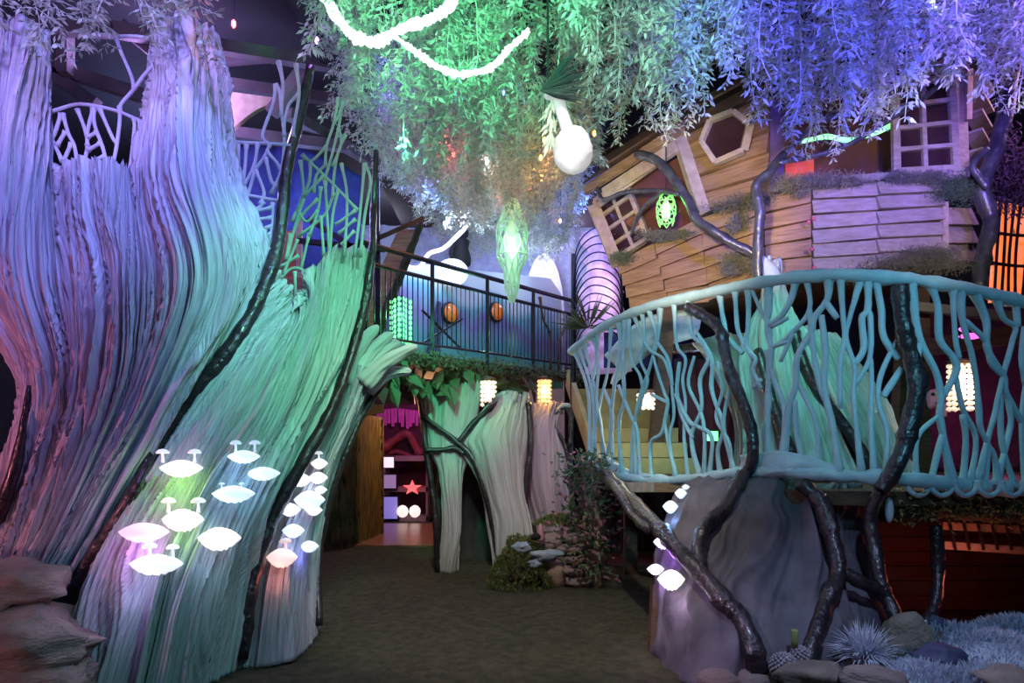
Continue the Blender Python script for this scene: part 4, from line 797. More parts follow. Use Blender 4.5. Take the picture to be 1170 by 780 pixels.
for px, py, wp, h, Y, col, lb, gl in [(783, 556, 9, 6, 5.1, BL, 'tiny bluish fungus, topmost on the plaster boulder', None), (777, 563, 14, 12, 5.0, BL, 'small bluish slanting fungus below the topmost one', None), (765, 578, 18, 15, 4.95, BL, 'round blue-white fungus cap above the dark vine', (.25, .5, 1)),
                                  (762, 600, 6, 6, 4.85, BL, 'tiny bluish bud beside the crossing of dark vines', None), (757, 618, 24, 16, 4.75, (.9, .8, 1), 'violet-white fungus under the crossing vines', (.5, .2, 1)), (748, 649, 20, 13, 4.5, W_, 'white fungus standing out left of the boulder', (.6, .4, 1)), (765, 660, 32, 24, 4.4, (1, .93, .88), 'largest warm white fungus low on the plaster boulder', (.8, .6, .9))]:
    fungus(px, py, wp, col, lb, ug, (), h, P(px, py, surf_at(px + 8, py).y - .02), 5 if gl else 0, .65, gl)
tag(obj('teal_pod', rock(P(1016, 583, 4.55), (.05, .05, .16), 3, 3, 0, .05), M_web, None, True), 'small pale teal pod hanging on the dark vine under the balcony', 'pod')
# fence and dark wall behind
fn = thing('plank_fence', 'dark upright plank fence in the shade behind the balcony', 'fence', P(735, 630, 9.2)); fn.location.z = 0; M_fence = mat('plum_planks', (.075, .035, .045), (.04, .02, .028), .8, scale=4, stretch=(4, 4, 1), bump=.3)
for i in range(16): obj('plank', MB().box((.98 + i * .15, 9.2 + R.uniform(-.02, .02), .72), (.14, .04, 1.42 + R.uniform(-.03, .03))), M_fence, fn)
dw = thing('clapboard_wall', 'dark red-brown clapboard wall under the platform', 'partition', (4.3, 5.9, 0)); M_rb = mat('red_brown_wall', (.09, .03, .025), (.05, .02, .018), .8, scale=3, bump=.3)
for i in range(8): obj('board', MB().box((4.3, 5.9, .07 + i * .13), (3.6, .05, .122)), M_rb, dw)
for i in range(2): obj('ledge', MB().bar(P(1075, 600 + i * 22, 5.2), P(1190, 606 + i * 24, 5.2), .05, .06), M_pale, dw)
for i in range(7): obj('slat', MB().bar(P(1085 + 16 * i, 596, 5.15), P(1092 + 16 * i, 628, 5.15), .015), M_black, dw)

# ------------------------------------------------------------------ rock garden, lower right
bed = thing('garden_bed', 'low bed of fuzzy pale moss mounds and stones in the corner', 'rock garden', (2.6, 3.85, 0))
obj('earth', rock((2.85, 4.0, .02), (3.0, 1.3, .42), 90, 4, 0, .2), mat('grey_earth', (.20, .18, .20), (.13, .12, .15), .9, bump=.6, scale=7), bed, True)
def fuzz(c, sx, sy, h, n, m, l=.05):
    mb = MB()
    for k in range(n):
        a = R.uniform(0, 6.283); r = R.random() ** .5; x, y = sx * r * math.cos(a), sy * r * math.sin(a); z = h * (1 - r * r)
        mb.leaf((c[0] + x, c[1] + y, c[2] + z), (R.gauss(x / sx * .8, .4), R.gauss(y / sy * .8 - .2, .4), 1), l * R.uniform(.6, 1.3), .010)
    return tag(obj('fuzzy_moss', mb, m, bed), kind='stuff')
for px, py, Y, sx, sy, h, m in [(1090, 735, 4.1, .42, .28, .12, M_fuzzb), (1140, 745, 3.9, .35, .3, .12, M_fuzz), (1165, 725, 4.2, .3, .25, .12, M_fuzzb), (1060, 772, 3.7, .3, .2, .08, M_fuzz), (955, 775, 3.85, .25, .18, .06, M_fuzzb), (1120, 778, 3.6, .35, .2, .08, M_fuzz)]:
    c = P(px, py, Y); obj('mound', rock(c - Vector((0, 0, .09)), (sx * 2, sy * 2, .30), int(px), 3, 0, .2), m, bed, True); fuzz(c - Vector((0, 0, .03)), sx, sy, h, 1500, m)
for k, (px, py, Y, w, h, m) in enumerate([(1038, 728, 4.1, .34, .26, mat('olive_stone', (.22, .20, .15), (.15, .13, .10), .9, bump=.9, scale=12)), (1075, 748, 3.8, .26, .14, mat('indigo_stone', (.07, .07, .15), (.05, .05, .1), .6)), (1070, 712, 4.2, .12, .08, mat('indigo_stone_b', (.05, .06, .11), None, .7)),
                                   (925, 768, 3.8, .40, .14, mat('tan_stone', (.25, .19, .15), (.17, .13, .11), .9, bump=.6)), (1000, 776, 3.6, .35, .12, M_rock), (1150, 775, 3.55, .4, .12, M_rockp)]):
    obj('stone', rock(P(px, py, Y), (w, w * .8, h), 100 + k, 3, 0, .35), m, bed, True)
mb = MB(); c = P(988, 752, 3.85)
for k in range(420):
    a = R.uniform(0, 6.283); e = R.uniform(.15, 1.4); d = Vector((math.cos(a) * math.cos(e), math.sin(a) * math.cos(e), math.sin(e))); L = R.uniform(.16, .27)
    q = c + Vector((R.gauss(0, .02), R.gauss(0, .02), 0)); s = d.cross(Vector((0, 0, 1))).normalized() * .004
    m1 = q + d * L * .6; m2 = q + d * L - Vector((0, 0, L * .22 * math.cos(e))); mb.add([q - s, q + s, m1 + s, m1 - s, m2], [(0, 1, 2, 3), (3, 2, 4)])
gt = thing('white_grass_tuft', 'spiky white grass tuft growing in the rock garden', 'grass', c - Vector((0, 0, .03))); tag(obj('blades', mb, M_fuzz, gt), kind='stuff'); obj('root_ball', rock(c, (.10, .10, .08), 3, 2), M_fuzz, gt, True)
t = thing('knobbly_coral', 'knobbly pale coral lump with a green peg on top', 'coral', P(898, 775, 3.9))
def knob(c, r, n):
    mb = rock(c, (r * 1.6, r * 1.6, r * 1.6), 4, 2)
    for k in range(n):
        a = math.acos(1 - 2 * (k + .5) / n); ph = k * 2.39996; q = Vector(c) + Vector((math.sin(a) * math.cos(ph), math.sin(a) * math.sin(ph), math.cos(a))) * r * .85; mb.lathe(q, [(.001, -.010), (.009, -.005), (.009, .005), (.001, .010)], 6)
    return mb
obj('lump', knob(P(896, 762, 3.9), .095, 160), mat('coral_paint', (.42, .36, .40), (.3, .26, .3), .8), t, True); obj('lump', knob(P(914, 748, 3.95), .06, 80), MATS['coral_paint'], t, True)
obj('peg', MB().lathe(P(908, 738, 3.95), [(.018, 0), (.022, .03), (.022, .09), (.018, .10)], 10), mat('peg_green', (.30, .34, .12), None, .6), t, True)
for k, (px, w) in enumerate(((822, .24), (862, .26))): tag(obj('river_stone', rock(P(px, 776, 4.0), (w, .2, .13), 120 + k, 3, 0, .12), M_rock, None, True), ('smooth grey river stone at the foot of the boulder', 'smooth river stone between the coral lump and the boulder')[k], 'stone')

# ================================================================== tilted cabin
cabn = thing('tilted_cabin', 'crooked wooden tree house with lapped boards, hexagon window and latticed windows', 'cabin', P(880, 320, 7.0))
def bil(q, u, v): return (q[0].lerp(q[1], u)).lerp(q[3].lerp(q[2], u), v)       # TL TR BR BL
def boards(q, n, ncol=1, th=.05, m=M_wood, lap=.042, jit=.015, out=None):
    q = [P(*a) for a in q]; nn = (q[1] - q[0]).cross(q[3] - q[0]).normalized()
    if nn.y > 0: nn = -nn
    for c in range(ncol):
        du = R.uniform(-.3, .3) / n if ncol > 1 else 0
        for i in range(n):
            v0 = i / n + du * .3; v1 = (i + 1.0) / n + du * .3; u0 = c / ncol + R.uniform(0, jit * .3); u1 = (c + 1) / ncol - R.uniform(.004, jit)
            j = R.uniform(-jit, jit) * .6
            a = [bil(q, u0, v0 + .02 / n + j), bil(q, u1, v0 + .02 / n - j), bil(q, u1, v1 - .02 / n - j), bil(q, u0, v1 - .02 / n + j)]
            fr = [a[0] + nn * .004, a[1] + nn * .004, a[2] + nn * lap * 1.6, a[3] + nn * lap * 1.6]
            obj('plank', MB().hexa(fr, [k - nn * th for k in a]), m, cabn)
def wall_shell(q, m=M_brown, th=.05, back=.07):
    q = [P(*a) for a in q]; nn = (q[1] - q[0]).cross(q[3] - q[0]).normalized()
    if nn.y > 0: nn = -nn
    obj('wall_panel', MB().hexa([a - nn * back for a in q], [a - nn * (back + th) for a in q]), m, cabn)
M_grey = mat('grey_boards', (.40, .33, .26), (.27, .22, .17), .7, scale=4, stretch=(2, 2, 8), bump=.3, bscale=14)
# upper left gable with the hexagon window
g1 = [(774, 150, 7.3), (880, 98, 6.6), (880, 226, 6.6), (808, 240, 7.1)]; boards(g1, 5, 1, m=M_wood); wall_shell(g1)
# lower left skirt
g2 = [(706, 300, 7.7), (748, 276, 7.4), (766, 348, 7.5), (722, 352, 7.8)]; boards(g2, 4, 1, m=M_wood); wall_shell(g2)
g3 = [(748, 276, 7.4), (800, 248, 7.1), (812, 344, 7.2), (766, 348, 7.5)]; boards(g3, 5, 1, m=M_wood); wall_shell(g3)
g4 = [(800, 248, 7.1), (872, 226, 6.7), (876, 318, 6.75), (812, 344, 7.2)]; boards(g4, 5, 1, m=M_wood); wall_shell(g4)
g5 = [(872, 226, 6.7), (927, 212, 6.5), (928, 312, 6.6), (876, 318, 6.75)]; boards(g5, 5, 1, m=M_wood); wall_shell(g5)
g6 = [(927, 212, 6.5), (1001, 208, 6.4), (1001, 306, 6.45), (928, 312, 6.6)]; boards(g6, 6, 1, m=M_grey); wall_shell(g6)
g7 = [(1001, 208, 6.4), (1077, 203, 6.5), (1075, 302, 6.55), (1001, 306, 6.45)]; boards(g7, 6, 1, m=M_grey); wall_shell(g7)
g8 = [(1080, 236, 6.6), (1110, 238, 7.0), (1112, 300, 7.0), (1080, 300, 6.65)]; boards(g8, 3, 1, m=M_grey); wall_shell(g8)
# window openings: recessed dark red interior
for q in ([(684, 232, 8.3), (800, 165, 7.6), (818, 240, 7.5), (706, 302, 8.1)], [(880, 108, 7.1), (1100, 80, 7.1), (1106, 200, 7.1), (880, 215, 7.1)]):
    a = [P(*x) for x in q]; obj('interior_wall', MB().hexa(a, [k + Vector((0, .06, 0)) for k in a]), M_inter, cabn)
c = [(880, 96, 6.6), (896, 92, 6.6), (896, 214, 6.6), (880, 218, 6.6)]; obj('corner_post', MB().hexa([P(*x) for x in c], [P(*x) + Vector((.05, .25, 0)) for x in c]), mat('violet_post', (.16, .10, .20), (.10, .07, .14), .7), cabn)
c = [(770, 152, 7.18), (782, 148, 7.18), (812, 240, 7.0), (800, 246, 7.0)]; obj('corner_post', MB().hexa([P(*x) for x in c], [P(*x) + Vector((0, .12, 0)) for x in c]), M_pale, cabn)
def frame(name, ring, w, m, th=.05, pane=M_glassd, mull=()):
    """a window: frame bars round a ring of points, pane behind, mullion bars"""
    pts = [P(*x) for x in ring]; root = obj(name, (lambda b: [b.bar(a, c, w, th) for a, c in zip(pts, pts[1:] + pts[:1])] and b)(MB()), m, cabn)
    if pane is not None: obj('pane', MB().add([p + Vector((0, .02, 0)) for p in pts] + [p + Vector((0, .035, 0)) for p in pts], [tuple(range(len(pts))), tuple(range(2 * len(pts) - 1, len(pts) - 1, -1))]), pane, root)
    for a, b in mull: obj('mullion', MB().bar(P(*a), P(*b), w * .6, th * .8), m, root)
frame('hexagon_window', [(802, 162, 6.86), (812, 138, 6.80), (838, 128, 6.66), (857, 142, 6.58), (850, 172, 6.62), (818, 186, 6.78)], .075, M_pale)
frame('left_window', [(680, 230, 8.15), (714, 206, 7.8), (741, 272, 7.6), (707, 294, 8.0)], .07, M_pale, mull=[((697, 218, 7.97), (724, 283, 7.8)), ((687, 247, 8.1), (721, 223, 7.75)), ((694, 263, 8.07), (728, 240, 7.7)), ((701, 279, 8.03), (735, 257, 7.65))])
frame('right_window', [(1022, 98, 6.55), (1086, 88, 6.6), (1092, 192, 6.6), (1024, 196, 6.55)], .07, M_grey, mull=[((1053, 93, 6.57), (1057, 194, 6.57))] + [((1022 + .5 * i, 98 + 24.5 * i, 6.55), (1086 + 1.5 * i, 88 + 26 * i, 6.6)) for i in (1, 2, 3)])
for (q, m) in [([(1088, 82, 6.6), (1104, 80, 6.7), (1108, 194, 6.7), (1094, 194, 6.6)], M_grey), ([(1106, 78, 6.62), (1112, 78, 6.64), (1111, 136, 6.64), (1105, 136, 6.62)], M_pale), ([(890, 206, 6.5), (1024, 196, 6.45), (1024, 204, 6.45), (890, 214, 6.5)], M_grey), ([(1018, 196, 6.42), (1108, 190, 6.5), (1108, 202, 6.5), (1018, 206, 6.42)], M_grey), ([(1078, 230, 6.48), (1084, 230, 6.48), (1084, 306, 6.5), (1077, 306, 6.5)], M_pale),
               ([(672, 236, 8.1), (684, 230, 8.05), (712, 300, 7.9), (700, 306, 7.95)], M_pale), ([(684, 226, 7.9), (770, 164, 7.3), (772, 176, 7.3), (686, 236, 7.9)], M_pale)]:
    obj('trim_board', MB().hexa([P(*x) for x in q], [P(*x) + Vector((0, .05, 0)) for x in q]), m, cabn)
for i in range(5): obj('side_shingle', MB().bar(P(1112, 84 + 22 * i, 6.75), P(1126, 108 + 22 * i, 7.0), .16, .03), M_grey, cabn)
# roof: fascia and courses of roof boards
for (a, b, w, h, m) in [((668, 218, 8.0), (792, 138, 7.0), .06, .10, M_wood), ((672, 212, 8.05), (795, 128, 7.05), .2, .03, M_brown), ((784, 146, 7.05), (882, 94, 6.4), .06, .12, M_brown), ((690, 222, 7.9), (775, 166, 7.2), .05, .14, M_pale), ((1036, 84, 6.35), (1106, 70, 6.45), .08, .09, M_grey)]:
    obj('eave_board', MB().bar(P(*a), P(*b), w, h), m, cabn)
rf = [P(690, 200, 8.0), P(800, 132, 7.0), P(884, 88, 6.4), P(1110, 66, 6.5)]
def rup(p, k): return p + Vector((0, .30 * k, .20 * k))
for sgi in range(3):
    for k in range(4):
        a, b = rup(rf[sgi], k), rup(rf[sgi + 1], k); c_, d_ = rup(rf[sgi], k + 1.1), rup(rf[sgi + 1], k + 1.1); z = Vector((0, 0, .03))
        obj('roof_board', MB().hexa([a, b, d_, c_], [a + z, b + z, d_, c_]), M_wood if k % 2 else M_brown, cabn)
obj('underfloor', MB().add([P(x, y, Y) for x, y, Y in ((722, 352, 7.8), (812, 344, 7.2), (876, 318, 6.75), (1001, 306, 6.45), (1112, 300, 7.0))] + [P(1112, 300, 7.0) + Vector((0, 1.6, 0)), P(722, 352, 7.8) + Vector((0, 1, 0))], [(0, 1, 2, 3, 4, 5, 6)]), M_brown, cabn)
obj('support_post', MB().bar((1.7, 8.0, 1.14), (1.8, 7.6, 3.2), .16), M_brown, cabn); obj('support_post', MB().bar((4.3, 7.4, 1.14), (4.3, 7.2, 3.2), .16), M_brown, cabn)
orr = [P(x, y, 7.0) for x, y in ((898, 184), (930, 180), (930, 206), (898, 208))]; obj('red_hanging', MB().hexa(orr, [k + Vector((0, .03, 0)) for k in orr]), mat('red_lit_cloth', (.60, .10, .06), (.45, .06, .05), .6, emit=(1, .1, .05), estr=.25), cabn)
for (px, py, Y, sx, sz, n, m) in [(845, 230, 6.65, .55, .16, 500, M_mossd), (845, 252, 6.65, .22, .25, 300, M_mossd), (760, 268, 7.1, .5, .12, 300, M_mossd), (960, 206, 6.35, .9, .12, 700, M_mossd), (1045, 202, 6.35, .5, .12, 350, M_mossd), (905, 214, 6.45, .3, .2, 250, M_mossd), (838, 300, 6.7, .35, .28, 400, M_mossd), (1040, 296, 6.3, .75, .26, 900, M_mossd), (1090, 215, 6.4, .42, .30, 500, M_leafd), (715, 296, 7.6, .3, .2, 260, M_leafd), (985, 312, 6.3, .5, .16, 400, M_mossd)]:
    tag(obj('moss_clump', tuft(P(px, py, Y), (sx, .16, sz * .8), n * 5, .045, .007), m, cabn), kind='stuff')
for px, py in ((924, 254), (928, 285), (930, 306), (930, 250)): obj('berry', rock(P(px, py, 6.38), (.05, .05, .05), 2, 1), mat('pink_berry', (.6, .12, .16), None, .5) if 'pink_berry' not in MATS else MATS['pink_berry'], cabn, True)
# dark limbs climbing over the cabin
for k, (lb, pss) in enumerate([('glossy dark limb curling over the left cabin window', [([(868, 320, 6.3), (862, 292, 6.3), (838, 278, 6.35), (812, 262, 6.4), (796, 250, 6.5), (784, 226, 6.6), (766, 200, 6.7), (748, 182, 6.8), (728, 176, 7.0)], .045), ([(776, 222, 6.6), (756, 218, 6.75), (735, 218, 6.9), (712, 220, 7.2), (690, 228, 7.4), (682, 216, 7.5)], .025), ([(758, 218, 6.75), (740, 232, 6.9), (728, 248, 7.1), (722, 266, 7.3)], .02)]),
                               ('glossy dark limb forking across the right cabin window', [([(866, 320, 6.2), (866, 280, 6.15), (868, 240, 6.1), (864, 212, 6.1), (880, 196, 6.1), (896, 176, 6.1)], .045), ([(896, 176, 6.1), (930, 145, 6.1), (985, 116, 6.1), (1030, 100, 6.1), (1060, 70, 6.1)], .03), ([(888, 186, 6.05), (930, 178, 6.05), (970, 165, 6.0), (1010, 140, 6.0), (1050, 116, 6.0), (1080, 90, 6.0), (1092, 66, 6.0)], .022)]),
                               ('thick dark trunk rising beside the right end of the cabin', [([(1118, 330, 6.2), (1124, 290, 6.3), (1132, 250, 6.4), (1122, 215, 6.4), (1138, 170, 6.4), (1152, 110, 6.4), (1158, 60, 6.4)], .07), ([(1128, 215, 6.3), (1112, 190, 6.3), (1128, 170, 6.3)], .03)])]):
    t = thing('glossy_limb', lb, 'branch', P(*pss[0][0][0]))
    for j, (pts, r) in enumerate(pss): obj('stem' if j == 0 else 'side_stem', vein([P(*p) for p in pts], r, 130 + 7 * k + j), mat('limb_bark', (.07, .075, .085), (.03, .03, .04), .3, scale=9, bump=.6, bscale=16, spec=.7) if 'limb_bark' not in MATS else MATS['limb_bark'], t, True)
# glowing green rope in the cabin window
tag(obj('glow_rope', MB().tube(catmull([P(915, 162, 6.75), P(945, 156, 6.75), P(970, 160, 6.75), P(1000, 152, 6.75), P(1022, 142, 6.75), P(1045, 132, 6.75)], 8), .022, 7, .6), emis('rope_green', (.22, 1, .28), 1.1), None, True), 'green glowing rope light strung across the cabin window', 'rope light')
# orange lit lattice and rooms at the far right
ol = thing('orange_lattice', 'orange backlit lattice screen beside the cabin', 'screen', P(1160, 335, 8.4)); c = [P(1132, 345, 8.4), P(1215, 345, 8.4), P(1210, 240, 8.4), P(1140, 230, 8.4)]
obj('backlight', MB().hexa(c, [k + Vector((0, .05, 0)) for k in c]), emis('orange_backlight', (1, .20, .02), .7), ol)
for i in range(9): obj('lattice_bar', branch([P(1136 + 8 * i, 345, 8.3), P(1138 + 8 * i + R.uniform(-3, 3), 290, 8.3), P(1140 + 8 * i + R.uniform(-4, 4), 228, 8.3)], .018), M_black, ol)
for y in (265, 300): obj('lattice_bar', branch([P(1130, y, 8.28), P(1170, y + 4, 8.28), P(1210, y, 8.28)], .02), M_black, ol)
tag(obj('bushy_tuft', tuft(P(1158, 200, 7.2), (.7, .4, .8), 2500, .08, .018), mat('dark_plum_leaf', (.09, .05, .08), (.05, .03, .05), .7)), 'dark plum bushy foliage above the orange lattice', 'plant')
t = thing('rear_beam', 'dark brown beams behind the right part of the balcony', 'beam', P(1110, 385, 6.9))
obj('beam', MB().bar(P(1040, 400, 6.9), P(1230, 372, 6.9), .12, .18), M_brown, t); obj('beam', MB().bar(P(1040, 350, 6.7), P(1160, 362, 6.7), .08, .09), M_mossd, t); obj('beam', MB().bar(P(1050, 330, 7), P(1052, 541, 7), .14), M_brown, t)
tag(obj('plum_partition', sheet([[(1040, 537, 8.2), (1040, 480, 8.2), (1040, 350, 8.2)], [(1120, 537, 8.3), (1120, 480, 8.3), (1120, 350, 8.3)], [(1260, 537, 8.2), (1260, 480, 8.2), (1260, 350, 8.2)]], 40, 20, 6, .06, 14, .01, .03, 0, 49, keep=False), mat('plum_cloth', (.10, .03, .07), (.06, .02, .05), .8), None, True), 'dark plum partition at the back of the balcony', 'partition')
t = thing('pink_creature', 'small pink mask hanging behind the balcony roots', 'mask', P(1068, 468, 6.6)); obj('face', rock(P(1070, 455, 6.6), (.18, .12, .22), 5, 3), mat('pink_paint', (.55, .22, .34), (.4, .15, .25), .5), t, True); obj('eye', rock(P(1066, 450, 6.52), (.04, .03, .04), 5, 1), M_black, t, True); obj('snout', branch([P(1072, 458, 6.55), P(1080, 466, 6.5), P(1078, 476, 6.5)], .025), MATS['pink_paint'], t, True)
t = thing('magenta_lamp', 'small magenta lamp glowing above the amber drop lantern', 'lamp', P(1108, 388, 6.5)); obj('bulb', rock(P(1108, 384, 6.5), (.2, .06, .06), 3, 2), emis('magenta_light', (1, .1, .8), 1.1), t, True); obj('bulb', rock(P(1100, 376, 6.5), (.07, .05, .05), 3, 2), MATS['magenta_light'], t, True)
point(P(1108, 440, 6.0), (1, .45, .35), 4, .1); point(P(1110, 660, 4.9), (1, .2, .12), 4, .2); point(P(960, 640, 3.6), (.6, .5, 1), 1.2, .2); point(P(690, 330, 9.0), (.8, .6, 1), 8, .1); point(P(800, 440, 7.2), (.5, .7, 1), 5, .1); point(P(725, 480, 7.1), (1, .85, .5), 5, .1); point(P(1150, 480, 7.6), (.9, .15, .5), 4, .1)  # the red point under the platform is added fill without a lamp
# dark hoops in front of a pink-lit sleeve; weak emission puts the light into the fabric
t = thing('pink_sleeve', 'pink-lit fabric column behind dark hoops', 'lamp', P(690, 420, 9.4)); obj('fabric', MB().tube(catmull([P(694, 425, 9.6), P(692, 380, 9.6), P(688, 330, 9.6), P(690, 285, 9.6), P(688, 262, 9.6)], 10), [.28 + .06 * mn.noise((i * .6, 0, 0)) for i in range(40)] + [.1], 22, .45), mat('pink_fabric', (.62, .46, .62), (.40, .24, .45), .5, scale=9, bump=.8, emit=(.75, .45, 1), estr=.16), t, True)
t = thing('wire_hoops', 'stack of dark wire hoops arching beside the cabin', 'sculpture', P(660, 420, 8.9))
for i in range(13):
    y = 262 + i * 9; obj('hoop', MB().tube(catmull([P(655, y + 60, 8.9), P(659, y + 22, 8.9), P(672, y + 3, 8.85), P(690, y - 2 + i * .6, 8.8), P(706, y + 14, 8.8), P(712, y + 40, 8.8)], 6), .010, 5), M_steel, t)
obj('upright', MB().tube([P(655, 420, 8.95), P(655, 290, 8.95)], .03, 7), M_steel, t); obj('upright', MB().tube([P(652, 660, 8.6), P(655, 420, 8.9)], .04, 7), M_steel, t)
mb = MB()
for k in range(60):
    c = P(672, 375, 8.6); a = R.uniform(-.3, 3.4); mb.leaf(c, (math.cos(a), -.3, math.sin(a) * .6), R.uniform(.3, .6), .03)
tag(obj('palm_fronds', mb, M_leafd), 'dark spiky palm fronds at the foot of the wire hoops', 'plant')

# ================================================================== hanging leaf canopy
def strand_mesh(L, seed, wd=.075):
    r = random.Random(seed); mb = MB(); n = int(L / .045); p = Vector((0, 0, 0)); pts = [p.copy()]; dr = Vector((r.gauss(0, .006), r.gauss(0, .006), 0))
    for i in range(n):
        dr = dr * .8 + Vector((r.gauss(0, .005), r.gauss(0, .005), 0)); p = p + dr + Vector((0, 0, -.045)); pts.append(p.copy()); t = i / n
        k = wd * (.65 + .6 * math.sin(math.pi * min(1, t * .95 + .1))) * (.6 + .6 * r.random()) * (1.25 if r.random() < .25 else 1)
        for s in range(2):
            a = r.uniform(0, 6.283); d = Vector((math.cos(a), math.sin(a), r.uniform(-.7, .2))).normalized(); tip = p + d * k; mb.add([p - Vector((0, 0, .002)), p + Vector((0, 0, .002)), tip + Vector((0, 0, .001)), tip - Vector((0, 0, .001))], [(0, 1, 2, 3)])
            for j in range(4):
                q = p.lerp(tip, .05 + .9 * j / 3); sd = d.cross(Vector((0, 0, 1))).normalized() * (1 if j % 2 else -1)
                dd = (d * .7 + sd * (.9 if j < 3 else .15) + Vector((r.gauss(0, .25), r.gauss(0, .25), r.gauss(-.45, .3)))).normalized(); l = r.uniform(.038, .068)
                up = Vector((r.gauss(0, .5), r.gauss(-.6, .5), 1)); s2 = dd.cross(up).normalized() * l * .16
                mb.add([q, q + dd * l * .5 + s2, q + dd * l, q + dd * l * .5 - s2], [(0, 1, 2, 3)])
    for a, b in zip(pts, pts[1:]): mb.add([a + Vector((.004, 0, 0)), a - Vector((.004, 0, 0)), b - Vector((.004, 0, 0)), b + Vector((.004, 0, 0))], [(0, 1, 2, 3)])
    return mb
PROTO = []
for k, L in enumerate((.55, .75, .95, 1.15, 1.35, 1.0)):
    mb = strand_mesh(L, 500 + k); me = bpy.data.meshes.new('leaf_strand'); me.from_pydata([tuple(v) for v in mb.v], [], mb.f); me.materials.append(M_leaf); PROTO.append((L, me, np.array([tuple(v) for v in mb.v]), np.array([f for f in mb.f])))
ZT = 5.28
tag(obj('canopy_net', MB().box((1.5, 8.0, ZT + .10), (6.9, 7.8, .03)), M_black), 'dark net carrying the hanging leaf strands', 'net')
anch = []
def too_low(x, y):                                   # how far a strand may hang at this spot
    px = CX + x / y * F
    if 1.0 < x and 6.25 < y < 9.5: return None        # the cabin roof is here
    if y < 6.0 and 606 < px < 694: lim = 62
    elif y < 6.3 and px > 660:
        lim = np.interp(px, [660, 700, 770, 788, 800, 855, 880, 900, 960, 1000, 1060, 1110, 1170, 1300], [150, 170, 160, 125, 98, 92, 110, 165, 175, 140, 85, 78, 115, 130])
    elif y > 8.2 and px > 455: lim = np.interp(px, [455, 480, 520, 640, 660, 700], [245, 275, 300, 305, 290, 260]) - (11.6 - y) * 14
    elif px > 640: lim = np.interp(px, [640, 680], [225, 190])
    elif px > 300: lim = np.interp(px, [370, 400, 450, 480, 520, 560, 600, 640], [60, 120, 215, 235, 260, 262, 262, 250])
    else: lim = np.interp(px, [0, 40, 120, 200, 300], [45, 30, 45, 35, 25])
    return EYE + (HY - lim) / F * y
RC = random.Random(21)
y = 4.35
while y < 11.6:
    x = -1.9 if y > 6.6 else (-1.55 if y > 5 else -1.2)
    while x < 4.9:
        xx, yy = x + RC.uniform(-.06, .06), y + RC.uniform(-.06, .06); zb = too_low(xx, yy); px = CX + xx / yy * F
        if zb is not None and px < 1230 and not (xx > 1.0 and yy > 6.2) and not (px < 385 + (yy - 6.5) * 27 and yy > 5.0):
            L = min(ZT - zb, 1.75) * RC.uniform(.72, 1.02) if ZT - zb > .3 else .45
            L = max(.45, L - (RC.random() ** 3) * .3)
            anch.append((xx, yy, ZT + RC.uniform(-.08, .08), L))
        x += .175
    y += .19
for k in range(17):                                  # fringe in front of the big tree
    px = -5 + k * 15 + RC.uniform(-5, 5); yy = 4.1 + RC.uniform(-.15, .1); ll = .5 + RC.uniform(0, .1); anch.append(((px - CX) / F * yy, yy, EYE + (HY - RC.uniform(18, 55)) / F * yy + ll, ll))
def vis(a):
    x, y, z, L = a; px = CX + x / y * F; p1 = HY - (z - L - EYE) / y * F
    p0 = HY - (z - EYE) / y * F
    return -1 if (p1 < 2 or px < -10 or px > 1180) else (p1 - max(p0, 0)) / y
order = sorted(anch, key=lambda a: -min(vis(a), 999) if vis(a) > 0 else 99)
ZONES = [(140, 'hanging before the left tree limb'), (330, 'hanging before the right tree limb'), (430, 'at the canopy edge beside the steel truss'), (470, 'behind the thick glowing rope'), (520, 'hanging between the two glowing ropes'), (575, 'below the thin glowing rope'), (620, 'above the long green lantern'), (700, 'beside the round shell lamp'), (775, 'over the left cabin eave'), (870, 'in front of the hexagon window gable'), (950, 'over the red hanging in the cabin'), (1020, 'over the green rope in the cabin window'), (1110, 'over the latticed cabin window'), (9999, 'by the dark trunk at the cabin end')]
def strand_label(px, y, L):
    tint = 'violet-lit' if px < 330 else 'green-lit' if px < 640 and y < 6.9 else 'grey' if px < 700 else 'teal-lit' if px < 790 else 'blue-lit' if px < 1000 else 'violet-lit'
    size = 'short' if L < .7 else 'long' if L > 1.1 else 'medium'
    return f"{size} {tint} leaf strand {next(s for lim, s in ZONES if px < lim)}" + (', nearer row' if y < 5.3 else ', deeper row' if y > 7.2 else '')
rest_v, rest_f, base = [], [], 0
for i, (x, y, z, L) in enumerate(order):
    cand = sorted(PROTO, key=lambda p: abs(p[0] - L))[:2]; pr = cand[0] if RC.random() < .7 else cand[1]
    s = L / pr[0]; a = RC.uniform(0, 6.283); wdt = RC.uniform(.9, 1.25)
    if i < 300 and vis((x, y, z, L)) > 0:
        o = bpy.data.objects.new('leaf_strand', pr[1]); COL.objects.link(o); o.location = (x, y, z); o.rotation_euler = (0, 0, a); o.scale = (wdt, wdt, s)
        px = CX + x / y * F; tag(o, strand_label(px, y, L), 'leaf strand', 'hanging leaf strands')
    else:
        v = pr[2] * np.array((wdt, wdt, s)); c_, s_ = math.cos(a), math.sin(a); v = v @ np.array(((c_, s_, 0), (-s_, c_, 0), (0, 0, 1))) + np.array((x, y, z)); rest_v.append(v); rest_f.append(pr[3] + base); base += len(v)
V = np.concatenate(rest_v); Fq = np.concatenate(rest_f); me = bpy.data.meshes.new('canopy_leaves'); me.vertices.add(len(V)); me.vertices.foreach_set('co', V.ravel()); me.loops.add(Fq.size); me.loops.foreach_set('vertex_index', Fq.ravel().astype(np.int32)); me.polygons.add(len(Fq)); me.polygons.foreach_set('loop_start', np.arange(0, Fq.size, 4, dtype=np.int32)); me.update(calc_edges=True); me.validate()
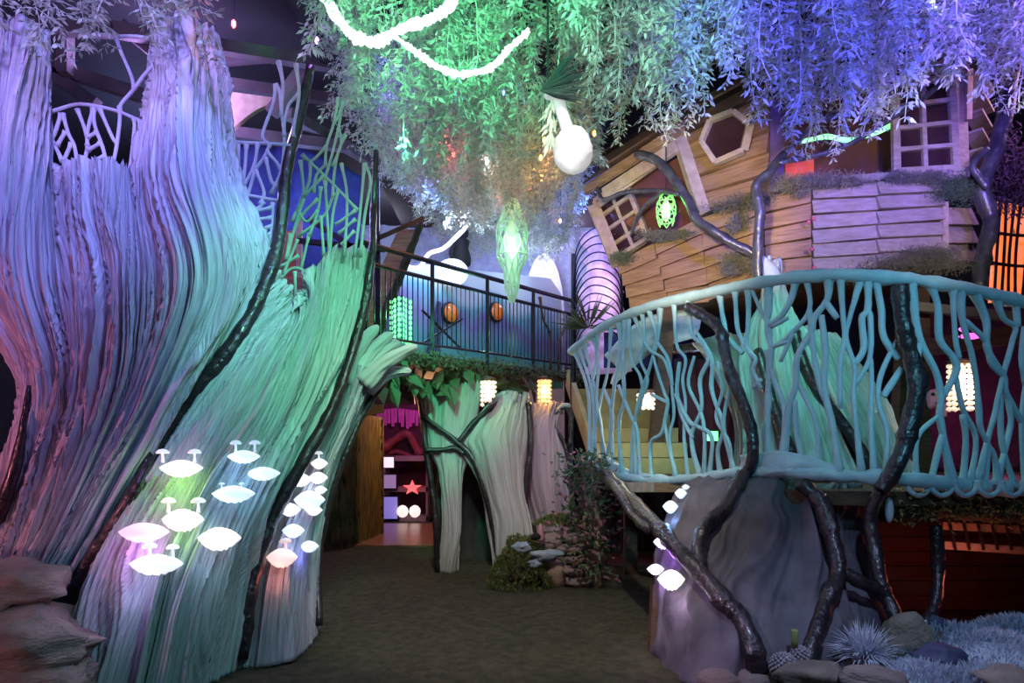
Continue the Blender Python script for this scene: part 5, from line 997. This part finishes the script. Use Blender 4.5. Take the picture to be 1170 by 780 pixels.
me.materials.append(M_leaf); o = bpy.data.objects.new('canopy_leaves', me); COL.objects.link(o); tag(o, 'mass of pale hanging leaves filling the canopy behind the nearer strands', 'foliage', kind='stuff')
# glowing ropes and fairy lights in the canopy
def rope(pts, r, col, s, lb, pw):
    q = catmull([P(*p) for p in pts], 16); o = tag(obj('glow_rope', MB().tube(q, [r * (.7 + .7 * RC.random()) for _ in q], 9, 1.2), emis('rope_light', col, s), None, True), lb, 'rope light')
    for k in (len(q) // 4, 3 * len(q) // 4): point(q[k] + Vector((0, -.22, -.08)), (.12, 1, .38), pw, .1, parent=o)
rope([(366, -10, 4.22), (385, 18, 4.22), (402, 38, 4.22), (428, 48, 4.22), (455, 34, 4.22), (490, 22, 4.22), (512, 8, 4.22), (520, -8, 4.22)], .026, (.80, 1, .90), 1.1, 'thick white glowing rope looped across the green canopy', 2)
rope([(450, 40, 4.2), (475, 60, 4.2), (500, 76, 4.2), (530, 85, 4.2), (560, 76, 4.2), (582, 56, 4.2), (604, 34, 4.2)], .016, (.80, 1, .93), 1.1, 'thinner white glowing rope hanging below the thick one', 2)
fc = {'red': (1, .06, .04), 'blue': (.12, .15, 1), 'orange': (1, .35, .05), 'violet': (.5, .2, 1), 'white': (.85, .95, 1)}; CN = [('red', 267, 27, 4.4), ('red', 503, 160, 6.2), ('red', 518, 176, 6.4), ('blue', 575, 105, 5.8), ('blue', 442, 85, 5.6), ('blue', 522, 112, 6.0), ('orange', 618, 180, 6.2), ('orange', 622, 160, 6.0), ('orange', 548, 215, 7.6), ('orange', 679, 152, 5.9), ('white', 556, 186, 6.6), ('violet', 362, 46, 5.0), ('blue', 700, 240, 8.5), ('white', 1065, 5, 4.8), ('orange', 640, 252, 8.4), ('blue', 585, 240, 8.2), ('red', 605, 215, 7.5), ('white', 452, 70, 5.4)]
for cn, px, py, Y in CN:
    c = P(px, py, Y); t = thing('fairy_light', f'small {cn} fairy light among the hanging leaves', 'fairy light', c, 'fairy lights in the canopy')
    obj('bulb', MB().lathe(c, [(.004, -.03), (.016, -.012), (.015, .012), (.006, .025)], 8), emis('fairy_' + cn, fc[cn], 4) if 'fairy_' + cn not in MATS else MATS['fairy_' + cn], t, True); obj('wire', MB().tube([c + Vector((0, 0, .02)), c + Vector((.01, .02, .5))], .003, 4), M_black, t)
    point(c + Vector((0, -.07, -.03)), fc[cn], 1.0, .03, parent=t)
